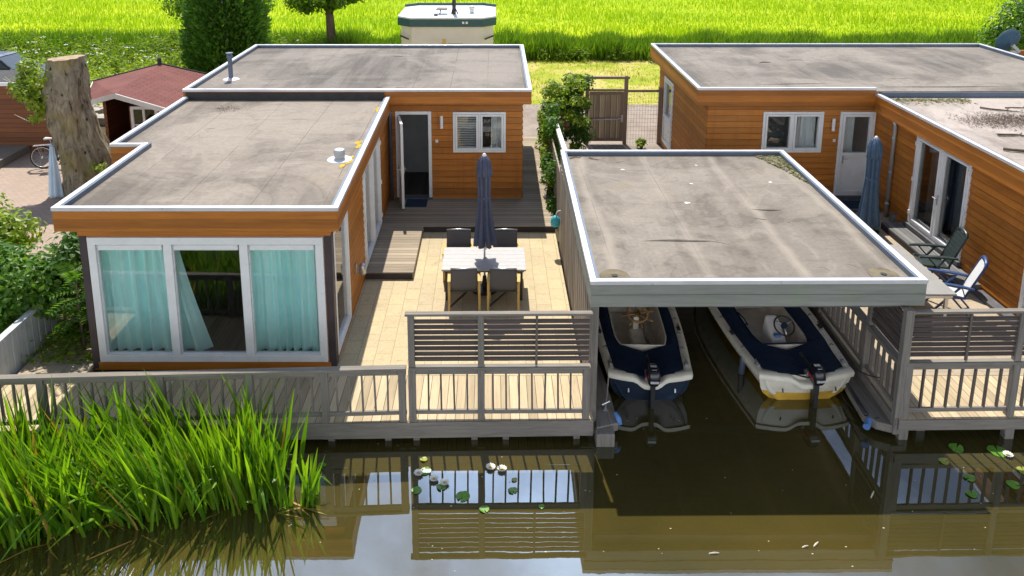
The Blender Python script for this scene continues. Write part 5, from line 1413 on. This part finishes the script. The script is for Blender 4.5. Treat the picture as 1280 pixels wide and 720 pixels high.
m = MB(); m.box(-24, 23.2, .31, -15.2, 25.2, .55); tag(struct(m.build('cabin_deck', M['greywood_x'])))
# parked car
def car(loc, rz):
    t = thing('parked_car', 'dark blue car parked behind the brown cabin at the left edge', 'car', loc, rz)
    b = MB(); rows = []
    st_ = [(-2.1, .55, .78, .70), (-2.0, .30, .92, .80), (-1.2, .25, .98, .86), (0, .22, 1.0, .88), (1.0, .24, .98, .88), (1.7, .28, .92, .86), (2.05, .35, .82, .80), (2.15, .5, .70, .70)]
    for x, z0, z1, w in st_: rows.append([(x, -w*.92, z0), (x, -w, z0+.2), (x, -w, z1-.12), (x, -w*.86, z1), (x, 0, z1+.04), (x, w*.86, z1), (x, w, z1-.12), (x, w, z0+.2), (x, w*.92, z0)])
    b.sheet(rows); b.face(*rows[0]); b.face(*rows[-1][::-1]); b.build('body', M['carpaint'], t, smooth=True, local=True)
    c = MB(); c.hexa([(-1.75, -.78, .95), (1.1, -.78, .95), (1.1, .78, .95), (-1.75, .78, .95), (-1.2, -.60, 1.46), (.25, -.60, 1.46), (.25, .60, 1.46), (-1.2, .60, 1.46)]); c.build('cabin_glass', M['carglass'], t, local=True, bevel=.06)
    r_ = MB(); r_.hexa([(-1.28, -.63, 1.45), (.32, -.63, 1.45), (.32, .63, 1.45), (-1.28, .63, 1.45), (-1.1, -.55, 1.52), (.15, -.55, 1.52), (.15, .55, 1.52), (-1.1, .55, 1.52)]); r_.build('roof', M['carpaint'], t, local=True, bevel=.04)
    for x in (-1.3, 1.35):
        for y in (-.8, .8):
            w = MB(); w.tube([(x, y-.1, .32), (x, y+.1, .32)], .32, 20); wo = w.build('wheel', M['rubber'], t, local=True)
            h = MB(); h.tube([(x, y-.105, .32), (x, y+.105, .32)], .2, 14); h.build('rim', M['silver'], wo, local=True)
    for y in (-.6, .6):
        h = MB(); h.box(2.0, y-.16, .58, 2.17, y+.16, .70); h.build('headlight', M['decal'], t, local=True, bevel=.03)
    return t
car((-21.6, 34.6, .31), R(-8))
# white trailer cabin behind the left house
t = thing('office_trailer', 'off-white trailer cabin with chamfered corners and a dark teal band, behind the left house', 'trailer', (-2.1, 38.4, .3))
def octo(x0, x1, y0, y1, c): return [(x0+c, y0), (x1-c, y0), (x1, y0+c*1.0), (x1, y1-c), (x1-c, y1), (x0+c, y1), (x0, y1-c), (x0, y0+c)]
m = MB(); m.prism(octo(-4.22, .06, 36.2, 40.4, .55), .75, 2.78); m.build('wall', M['vanwhite'], t)
m = MB(); m.prism(octo(-4.36, .20, 36.05, 40.55, .6), 2.78, 3.13); m.build('teal_band', M['vangreen'], t)
m = MB(); m.prism(octo(-4.34, .18, 36.07, 40.53, .6), 3.132, 3.20); m.build('roof', M['white'], t)
m = MB()
oc = octo(-4.34, .18, 36.07, 40.53, .6)
for i in (3, 4, 5): 
    a, b = oc[i], oc[(i+1) % 8]; m.bar((a[0], a[1], 3.26), (b[0], b[1], 3.26), .06, .12)
m.build('roof_kerb', M['vangreen'], t)
m = MB(); m.bar((-3.85+.02, 36.16, 2.20), (-4.24, 36.62, 2.28), .04, .06); m.bar((-.32, 36.16, 2.20), (.07, 36.62, 2.28), .04, .06); m.build('awning_bar', M['felt_dark'], t)
m = MB(); m.box(-1.36, 36.03, 2.92, -1.26, 36.05, 3.02); m.box(-1.20, 36.03, 2.92, -1.10, 36.05, 3.02); m.build('band_sticker', M['white'], t)
m = MB(); m.box(-2.28, 36.185, 1.98, -2.12, 36.197, 2.20); m.prism([(-2.42, 36.185), (-2.08, 36.185), (-2.08, 36.197), (-2.42, 36.197)], 1.88, 1.99); m.build('emblem', plain('ochre emblem', (.62, .42, .12), .5, .1, 5), t)
m = MB()
for k in range(9): m.box(-2.0+k*.075, 36.187, 1.96, -1.96+k*.075, 36.195, 2.00)
m.build('lettering_line', M['gateframe'], t)
m = MB(); m.tube([(-1.78, 37.3, 3.2), (-1.78, 37.3, 4.9)], .09, 10); m.tube([(-1.9, 37.3, 3.2), (-1.78, 37.3, 3.7)], .03, 6); m.tube([(-1.6, 37.3, 3.2), (-1.78, 37.3, 3.6)], .03, 6); m.build('mast', M['felt_dark'], t)
m = MB(); m.box(-2.6, 37.0, 3.42, -2.1, 37.7, 3.46); m.tube([(-2.45, 37.3, 3.2), (-2.4, 37.3, 3.44)], .03, 6); m.tube([(-2.6, 36.7, 3.2), (-2.6, 36.7, 3.3)], .09, 8); m.build('solar_panel', M['potmat'], t)
m = MB(); m.tube([(-.95, 37.6, 3.2), (-.95, 37.6, 3.42)], .10, 10); m.lathe([(.17, 3.42), (.12, 3.5), (.04, 3.55)], (-.95, 37.6, 0), 12); m.build('roof_vent', M['trim'], t, smooth=True)
m = MB(); m.tube([(-4.1, 37.6, .42), (-4.0, 37.6, .42)], .36, 18); m.tube([(-.2, 37.6, .42), (-.1, 37.6, .42)], .36, 18); m.build('wheel', M['rubber'], t)
# satellite dish behind the right house
t = thing('satellite_dish', 'slate blue satellite dish behind the far right roof', 'satellite dish', (17.75, 26.9, .3))
m = MB(); m.tube([(17.75, 26.95, .3), (17.75, 26.95, 3.35)], .045, 10); m.build('mast', M['zinc'], t)
m = MB(); rows = []
nrm = Vector((-.12, .90, .36)).normalized(); a_ = nrm.orthogonal().normalized(); b_ = nrm.cross(a_)
for j in range(7):
    r = .44*j/6; rows.append([tuple(Vector((17.60, 26.85, 3.72))+(a_*math.cos(q)+b_*math.sin(q))*r+nrm*(r*r*.35)) for q in [k*2*math.pi/28 for k in range(29)]])
m.sheet(rows); m.build('reflector', M['dish'], t, smooth=True, solid=.02)
m = MB(); m.bar((17.65, 26.74, 3.62), (17.9, 26.74, 3.37), .14, .10); m.bar((17.75, 26.76, 3.25), (17.75, 27.1, 3.15), .04, .04); m.box(17.6, 26.68, 3.27, 17.83, 26.76, 3.43); m.build('bracket', M['zinc'], t)
m = MB(); m.box(18.2, 27.4, .3, 24, 27.5, 3.3); tag(m.build('board_fence', M['fascia']), 'orange-brown board screen behind the satellite dish at the right edge', 'fence')

# ------------------------------------------------------------------ trees
def conifer(label, c, h, r):
    t = thing('conifer', label, 'tree', c)
    tk = MB(); tk.tube([c, (c[0], c[1], c[2]+h*.9)], [.16, .03], 8); tk.build('trunk', M['bark2'], t)
    f = MB(); n = 19000
    for _ in range(n):
        z = rnd.random()**1.15; a = rnd.uniform(0, 6.28)
        rr = r*(1-.10*z-.65*z**7)*(.86+.14*min(1, z*4)); rr *= 1+.10*math.sin(a*5+z*9)+.06*math.sin(a*11+z*17)
        k = rnd.random()**.35; p = Vector((c[0]+math.cos(a)*rr*k, c[1]+math.sin(a)*rr*k, c[2]+z*h))
        d = (Vector((math.cos(a), math.sin(a), .8)).normalized()+rvec()*.55).normalized(); sd_ = d.cross(rvec()).normalized(); l = rnd.uniform(.16, .34); w = l*.22
        i = len(f.v); f.v += [tuple(p), tuple(p+d*l*.55+sd_*w), tuple(p+d*l), tuple(p+d*l*.55-sd_*w)]; f.f.append((i, i+1, i+2, i+3))
    f.build('crown', M['leaf_con'], t); return t
conifer('dense dark green conifer behind the left house', (-11.25, 33.6, .3), 6.0, 1.66)
def tree(label, base, h, crown, n, lumps, s, mat='leaf_tree', lean=(0, 0), r0=.2, cz=.68, name='deciduous_tree'):
    base = Vector(base); t = thing(name, label, 'tree', base); top = base+Vector((lean[0], lean[1], h*.8))
    m = MB(); pts = [base, base.lerp(top, .25)+rvec()*.1, base.lerp(top, .5)+rvec()*.14, base.lerp(top, .75)+rvec()*.14, top]
    m.tube(pts, [r0*1.25, r0, r0*.8, r0*.5, r0*.2], 10)
    f = MB(); cc = base+Vector((lean[0], lean[1], h*cz))
    ends = []
    for i in range(lumps):
        d = rvec().normalized(); q = cc+Vector((d.x*crown[0], d.y*crown[1], d.z*crown[2]))*rnd.uniform(.45, .95); ends.append(q)
        st_ = pts[1].lerp(pts[3], rnd.uniform(.3, 1)); m.tube([st_, st_.lerp(q, .5)+rvec()*.2+Vector((0, 0, .15)), q], [r0*.35, r0*.2, r0*.06], 6)
        r = rnd.uniform(.45, .85); clump(f, q, (r, r, r*.7), n//lumps, s, .25, .3)
    m.build('trunk', M['bark2'], t, smooth=True); f.build('crown', M[mat], t); return t
tree('leafy tree with slender brown trunk behind the left house, in front of the meadow', (-8.3, 41.5, .3), 6.6, (3.0, 2.0, 1.6), 15000, 58, .17, lean=(-.25, 0), r0=.24, cz=.57)
f_ = MB()
tree('bright green tree whose branches hang in beside the conifer at the top', (-13.2, 36.5, .3), 6.6, (2.6, 1.4, 1.5), 8000, 34, .16, lean=(.6, 0), r0=.16, cz=.60)
shrub('dense dark green bush at the top right corner', (22.2, 32.6, 2.9), (1.75, 1.6, 2.9), 22, 7000, .17, 'leaf_m', 'tall_bush', 'bush')

# ------------------------------------------------------------------ grasses (uncountable)
def blades(name, label, n, spot, h, w, mat, cat, lean=.35, segs=2, colr=None):
    mb = MB(); V, F = mb.v, mb.f
    for _ in range(n):
        x, y, z, hs = spot(); hh = h*hs*rnd.uniform(.6, 1.25); a = rnd.uniform(0, 6.28); ww = w*rnd.uniform(.7, 1.3)
        la = rnd.uniform(0, 6.28); ll = hh*lean*rnd.random(); dx, dy = math.cos(a)*ww, math.sin(a)*ww; lx, ly = math.cos(la)*ll, math.sin(la)*ll
        i = len(V)
        V += [(x-dx, y-dy, z), (x+dx, y+dy, z), (x+dx*.7+lx*.35, y+dy*.7+ly*.35, z+hh*.6), (x-dx*.7+lx*.35, y-dy*.7+ly*.35, z+hh*.6), (x+lx, y+ly, z+hh)]
        F += [(i, i+1, i+2, i+3), (i+3, i+2, i+4)]
    return tag(mb.build(name, M[mat]), label, cat, kind='stuff')
def field_spot():
    y = 42+30*rnd.random()**1.3; x = rnd.uniform(-.78, .72)*y; c = math.sin(x*.35+y*.2)+math.sin(y*.9+x*.13); return x, y, .30, 1+.25*c
blades('meadow_grass', 'bright yellow-green grass of the sunny meadow', 70000, field_spot, .28, .026, 'blade', 'grass', .6)
def bank_spot():
    y = 40.6+3.8*rnd.random(); x = rnd.uniform(-9, 33); return x, y, .30, (.78+.14*math.sin(x*.9)*math.sin(x*.37+1)+.10*math.sin(x*2.3))*(1 if y < 43 else .8)
blades('bank_grass', 'tall green grass along the edge of the meadow', 34000, bank_spot, 1.35, .030, 'blade_d', 'grass', .5)
blades('bank_grass', 'tall green grass behind the weeds at the left of the meadow edge', 12000, lambda: (rnd.uniform(-34, -7), 42+3.2*rnd.random(), .3, .8), 1.2, .03, 'blade_d', 'grass', .5)
def lawn_spot():
    x = rnd.uniform(-8, 24); y = rnd.uniform(31, 41); return x, y, .3, .6+.9*max(0, math.sin(x*1.1+y*.7))
blades('rough_grass', 'short dry yellow grass between the gravel and the tall grass', 9000, lawn_spot, .10, .020, 'dryblade', 'grass', .8)
f = MB()
for i in range(430):
    x = rnd.uniform(-33, -8.5); y = rnd.uniform(37, 42.2); h = rnd.uniform(.4, 1.1)+.12*(y-38); r = rnd.uniform(.25, .55)
    clump(f, Vector((x, y, .3+h*.5)), (r, r, h*.55), 58, .17, .35, .4)
tag(f.build('weeds', M['weed']), 'nettles and rough weeds along the meadow edge at the left', 'weeds', kind='stuff')
f = MB()
for i in range(40):
    x = rnd.uniform(-22, -14) ; y = rnd.uniform(33.8, 38.5); z = .3+rnd.uniform(1.0, 1.75)
    if rnd.random() < .15: x = rnd.uniform(-33, -9)
    for k in range(6):
        q = Vector((x+rnd.gauss(0, .1), y+rnd.gauss(0, .1), z+rnd.gauss(0, .02))); leaf(f, q, Vector((0, 0, 1))+rvec()*.5, .08, .9)
tag(f.build('wild_flowers', M['flowerw']), 'white flower heads of cow parsley among the weeds at the left', 'wild flowers', kind='stuff')
f = MB()
for i in range(110):
    x = rnd.uniform(-23, -13.5); y = rnd.uniform(30, 37.5); h = rnd.uniform(.8, 1.5); clump(f, Vector((x, y, .3+h*.5)), (.32, .32, h*.55), 60, .15, .3, .4)
tag(f.build('weeds', M['leaf_l']), 'sunlit nettles around the parked car at the left', 'weeds', kind='stuff')
f = MB()
for i in range(26):
    x = rnd.uniform(-2, 15); clump(f, Vector((x, 40.3+rnd.uniform(-.2, .4), .6)), (.35, .3, .45), 60, .15, .35)
tag(f.build('weeds', M['weed']), 'broad leaved weeds at the foot of the tall meadow grass', 'weeds', kind='stuff')
f = MB(); 
for k in range(18):
    a = rnd.uniform(0, 6.28); x, y = -14.6+rnd.uniform(-1.2, 1.2), 29.5+rnd.uniform(-.8, .8); r = rnd.uniform(.2, .45)
    f.prism([(x+r*math.cos(q)*rnd.uniform(.7, 1.1), y+r*math.sin(q)*rnd.uniform(.7, 1.1)) for q in [j*1.047 for j in range(6)]], .3, .3+rnd.uniform(.15, .4))
tag(f.build('rubble', plain('pale rubble stones', (.38, .35, .31), .9, .2, 4, .15)), 'heap of pale rubble stones behind the red shingle roof', 'rubble', kind='stuff')

# ------------------------------------------------------------------ reeds in the water
def reed_poly(x):  # front limit of the reed bed
    pts = [(-9.5, 8.75), (-6.5, 8.98), (-5.6, 9.32), (-4.5, 9.54), (-3.7, 9.77), (-2.76, 9.69), (-2.6, 10.0)]
    for (a, b), (c, d) in zip(pts, pts[1:]):
        if a <= x <= c: return b+(d-b)*(x-a)/(c-a)
    return 10.2
def reeds(name, label, n, mat, hmul=1.0, spot=None, kind='stuff'):
    mb = MB(); V, F = mb.v, mb.f
    for _ in range(n):
        if spot: x, y = spot()
        else:
            while True:
                x = rnd.uniform(-9.3, -2.85); y0 = reed_poly(x); y1 = 10.80+.045*(x+9) if x < -3.6 else 10.75-.2*(x+3.6)
                y = y0+(y1-y0)*rnd.random()
                if rnd.random() < .45: y = y0+.5*rnd.random()
                if x > -3.5 and rnd.random() < .25+(x+3.5)*.9: continue
                if rnd.random() < .3: y -= abs(rnd.gauss(0, .14))
                if y < y1: break
        h = rnd.uniform(.7, 1.62)*hmul; fl = math.sin(x*1.9+y*1.3)+.6*math.sin(x*4.1)
        mid = math.exp(-((x+5.1)/1.3)**2)
        la = math.atan2(-.15+rnd.gauss(0, .55), -1.1*mid+.35*fl+.15+rnd.gauss(0, .60)); ln = h*(.08+.30*rnd.random()**1.5+.34*mid*rnd.random()**.5)
        L = Vector((math.cos(la), math.sin(la), 0))*ln; h = math.sqrt(max(h*h-ln*ln*.8, .1))
        a = rnd.uniform(0, 6.28); w = rnd.uniform(.016, .042); W = Vector((math.cos(a), math.sin(a), 0))*w
        N = Vector((-W.y, W.x, 0))*.35
        bend = rnd.random() < .14; i = len(V)
        for k in range(5):
            f_ = k/4; p = Vector((x, y, -.15))+L*f_**1.45+Vector((0, 0, (h+.15)*(f_ if not (bend and f_ > .6) else .6+(f_-.6)*(-.6))))
            if bend and f_ > .6: p += L.normalized()*h*(f_-.6)*.6
            ww = (.55, .85, .95, .65, .05)[k]
            V += [tuple(p-W*ww), tuple(p+N*ww), tuple(p+W*ww)]
        for k in range(4):
            b = i+3*k; F += [(b, b+1, b+4, b+3), (b+1, b+2, b+5, b+4)]
    return tag(mb.build(name, M[mat]), label, 'reeds', kind=kind)
reeds('reeds', 'dense bed of green reeds in the water at the lower left, before the long railing', 1500, 'reed')
reeds('reeds', 'darker and shorter reeds mixed into the dense reed bed', 200, 'leaf_m', .8)
reeds('dry_reeds', 'few yellowed leaning reed leaves in the reed bed', 110, 'reed_dry', .8)
f = MB()
for i in range(30):
    x = rnd.uniform(-9, -2.7); y = reed_poly(x)+rnd.uniform(-.28, .25); a = rnd.gauss(.1, .6); L = rnd.uniform(.2, .7); d = Vector((math.cos(a), math.sin(a), 0)); n_ = Vector((-d.y, d.x, 0))*rnd.uniform(.006, .014); p = Vector((x, y, rnd.uniform(.006, .05)))
    q = p+d*L*.5+Vector((0, 0, rnd.uniform(0, .06)))+n_*rnd.uniform(-4, 4); e = p+d*L; e.z = .006
    f.face(p-n_, p+n_, q+n_, q-n_); f.face(q-n_, q+n_, e)
tag(f.build('dead_reeds', M['reed_dry']), 'dead reed leaves floating at the foot of the reed bed', 'reeds', kind='stuff')
reeds('reeds', 'small tuft of thin reeds at the right end of the reed bed', 26, 'reed', .55, lambda: (-2.62+rnd.gauss(0, .06), 9.95+rnd.gauss(0, .1)))

# ------------------------------------------------------------------ water lilies and floating bits
def lily_pad(label, x, y, r, mat='lily', tilt=0, group=None):
    mb = MB(); n = 22; a0 = rnd.uniform(0, 6.28); c = (x, y, .012); ring = []; ring2 = []
    for k in range(n+1):
        a = a0+.16+(2*math.pi-.32)*k/n; rr = r*(1+.05*math.sin(3*a)+.03*math.sin(7*a)); z = .010+.012*max(0, math.sin(2*a+x))+tilt*r*math.sin(a)
        ring.append((x+rr*math.cos(a), y+rr*math.sin(a)*.95, max(z, .006))); ring2.append((x+rr*.5*math.cos(a), y+rr*.5*math.sin(a)*.95, max(.012+tilt*r*.5*math.sin(a), .008)))
    for k in range(n): mb.face(ring[k], ring[k+1], ring2[k+1], ring2[k]); mb.face(ring2[k], ring2[k+1], c)
    return tag(mb.build('lily_pad', M[mat], solid=.006), label, 'lily pad', group)
G1 = 'lily pads on the canal'
for lab, x, y, r, mt in [
    ('round green lily pad nearest the right end of the reed bed, upper one of two', -2.58, 10.63, .075, 'lily'),
    ('round green lily pad near the reeds, lower one of two', -2.6, 10.06, .085, 'lily'),
    ('yellowed lily pad close under the deck, left of the white lily group', -1.05, 10.76, .07, 'lily_y'),
    ('green lily pad above the leftmost white lily', -1.0, 10.50, .10, 'lily'),
    ('green lily pad below the leftmost white lily', -1.10, 10.10, .09, 'lily'),
    ('green lily pad beside the pair of white lilies', -.74, 10.17, .09, 'lily'),
    ('large green lily pad lying alone below the white lily group', -.42, 9.98, .12, 'lily'),
    ('bright round lily pad closest to the camera in the middle of the canal', -.11, 9.73, .085, 'lily'),
    ('green lily pad right of the two distant white lilies', .30, 10.10, .08, 'lily'),
    ('small green lily pad near the corner of the left deck', .70, 9.78, .05, 'lily'),
    ('small yellowed lily pad by the last railing reflection', .33, 10.32, .05, 'lily_y'),
    ('green lily pad under the first bay of the right hand deck', 7.28, 11.02, .13, 'lily'),
    ('bright lily pad in the sunlit water before the right hand deck, upper one of two', 7.10, 10.36, .10, 'lily'),
    ('bright lily pad in the sunlit water before the right hand deck, lower one of two', 6.94, 10.03, .10, 'lily'),
    ('large green lily pad at the right edge, farther of two', 7.88, 10.95, .17, 'lily'),
    ('green lily pad at the right edge, touching its neighbour', 7.66, 10.22, .11, 'lily'),
    ('bright green lily pad in the right corner of the lily group', 7.86, 10.06, .12, 'lily'),
    ('yellowed lily pad beside the second pile of the right hand deck', 6.92, 10.72, .09, 'lily_y'),
    ('yellowed lily pad at the right edge with curled rim', 8.00, 10.52, .10, 'lily_y')]:
    lily_pad(lab, x, y, r*.82, mt, rnd.uniform(-.12, .12), G1)
def lily_flower(label, x, y, r):
    t = thing('water_lily', label, 'flower', (x, y, .01), 0, 'white water lilies on the canal')
    m = MB()
    for ring, (n, L, up) in enumerate(((12, 1.0, .35), (11, .85, .7), (9, .65, 1.2))):
        for k in range(n):
            a = k*2*math.pi/n+ring*.3; d = Vector((math.cos(a), math.sin(a), up)).normalized(); s_ = Vector((-math.sin(a), math.cos(a), 0)); b0 = Vector((x, y, .015)); l = r*L
            m.face(b0, b0+d*l*.55+s_*l*.30, b0+d*l, b0+d*l*.55-s_*l*.30)
    m.build('petals', M['petal'], t); c_ = MB(); c_.lathe([(r*.16, .01), (r*.2, r*.35), (r*.08, r*.42)], (x, y, .01), 10); c_.build('stamens', M['pollen'], t)
for lab, x, y in [('leftmost white water lily below the left deck', -1.10, 10.50-.06), ('white water lily behind a pale twin, in the middle of the lily group', -.86, 10.32), ('white water lily touching a green pad, right of its twin', -.70, 10.24), ('white water lily of the distant pair, left one', -.02, 10.57), ('white water lily of the distant pair, right one', .15, 10.53), ('white water lily opening at the right edge among large pads', 7.98, 10.85)]:
    lily_flower(lab, x, y, .085)
m = MB()
for i in range(90):
    x = rnd.uniform(-3, 9); y = rnd.uniform(7.9, 10.6) if rnd.random() < .75 else rnd.uniform(10, 12); a = rnd.uniform(0, 6.28); s = rnd.uniform(.006, .018)*(1 if rnd.random() < .9 else 2)
    m.face((x-s, y, .004), (x, y-s*.5, .004), (x+s, y, .004), (x, y+s*.6, .004))
tag(m.build('floating_specks', M['litter']), 'pale specks and seed fluff floating on the canal', 'debris', kind='stuff')
def reedbit(label, x, y, L, a, mat='litter'):
    m = MB(); m.tube([(x-math.cos(a)*L/2, y-math.sin(a)*L/2, .012), (x, y, .016), (x+math.cos(a)*L/2, y+math.sin(a)*L/2, .012)], [.008, .013, .006], 5); tag(m.build('reed_stalk', M[mat]), label, 'reed stalk')
reedbit('short pale reed stalk floating in the open water, front right of the boathouse shade', 2.92, 8.95, .14, .1)
reedbit('pale reed stalk crossing a shorter one in front of the boathouse shade', 4.32, 9.10, .12, .7)
reedbit('broken pale reed stalk next to the crossing one before the boathouse shade', 4.16, 9.06, .10, .35)
reedbit('thin pale reed stalk below the railing reflection on the right', 5.50, 10.02, .16, .9)
reedbit('orange dry reed blade floating at the lower left corner', -5.05, 9.0, .55, .62, 'reed_dry')
# ================================================================== LIGHT, SKY, CAMERA
SUN = Vector((-.09, .66, 1.0)).normalized()
elev = math.asin(SUN.z); az = math.atan2(SUN.x, SUN.y)
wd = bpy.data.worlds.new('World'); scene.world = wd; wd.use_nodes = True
nt = wd.node_tree; nt.nodes.clear(); b = NB(nt)
sky = b.n('ShaderNodeTexSky'); sky.sky_type = 'NISHITA'; sky.sun_disc = False; sky.sun_elevation = elev; sky.sun_rotation = az
sky.air_density = 1.0; sky.dust_density = 1.2; sky.ozone_density = 1.0
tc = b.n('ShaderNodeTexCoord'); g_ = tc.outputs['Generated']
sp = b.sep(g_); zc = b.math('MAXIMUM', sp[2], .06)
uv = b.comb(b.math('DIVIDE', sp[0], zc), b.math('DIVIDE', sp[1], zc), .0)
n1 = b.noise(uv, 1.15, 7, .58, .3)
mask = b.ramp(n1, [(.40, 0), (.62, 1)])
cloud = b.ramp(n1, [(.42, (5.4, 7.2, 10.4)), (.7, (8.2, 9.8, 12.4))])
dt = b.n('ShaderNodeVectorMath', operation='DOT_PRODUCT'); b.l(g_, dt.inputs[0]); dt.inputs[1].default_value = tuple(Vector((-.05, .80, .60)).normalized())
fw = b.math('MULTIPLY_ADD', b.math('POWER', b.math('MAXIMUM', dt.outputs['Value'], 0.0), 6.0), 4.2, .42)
# unseen bright band added low away from the sun, to fill shaded facades
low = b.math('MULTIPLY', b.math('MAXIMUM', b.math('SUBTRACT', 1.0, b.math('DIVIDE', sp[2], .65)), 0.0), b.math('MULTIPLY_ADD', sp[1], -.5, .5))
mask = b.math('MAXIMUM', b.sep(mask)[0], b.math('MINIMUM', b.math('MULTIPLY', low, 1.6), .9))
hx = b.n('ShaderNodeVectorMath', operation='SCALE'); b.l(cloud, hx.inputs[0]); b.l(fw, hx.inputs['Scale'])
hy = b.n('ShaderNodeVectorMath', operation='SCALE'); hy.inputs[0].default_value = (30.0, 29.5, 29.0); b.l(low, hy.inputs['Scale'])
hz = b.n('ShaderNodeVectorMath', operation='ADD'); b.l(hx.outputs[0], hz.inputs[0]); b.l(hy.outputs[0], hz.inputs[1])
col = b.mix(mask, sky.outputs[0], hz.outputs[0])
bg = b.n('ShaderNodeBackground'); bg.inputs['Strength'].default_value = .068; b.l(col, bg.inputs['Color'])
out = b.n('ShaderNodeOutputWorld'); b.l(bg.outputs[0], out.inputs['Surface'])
sl_ = bpy.data.lights.new('Sun', 'SUN'); sl_.energy = 5.0; sl_.angle = R(.5); sl_.color = (1, .93, .82)
so = bpy.data.objects.new('Sun', sl_); COL.objects.link(so); so.rotation_euler = SUN.to_track_quat('Z', 'Y').to_euler(); so.location = (0, 0, 40)
cam = bpy.data.cameras.new('Camera'); co = bpy.data.objects.new('Camera', cam); COL.objects.link(co)
co.location = (0, 0, 8.4); co.rotation_euler = (R(90-12.2), 0, 0)
cam.sensor_width = 36; cam.lens = 36*1000/1280; cam.shift_x = 25/1280; cam.shift_y = -268/1280
cam.clip_start = .1; cam.clip_end = 5000
scene.camera = co
vs = scene.view_settings; vs.view_transform = 'Standard'; vs.look = 'None'; vs.exposure = .45; vs.gamma = 1; vs.use_curve_mapping = False
scene.cycles.max_bounces = 8; scene.cycles.transparent_max_bounces = 12
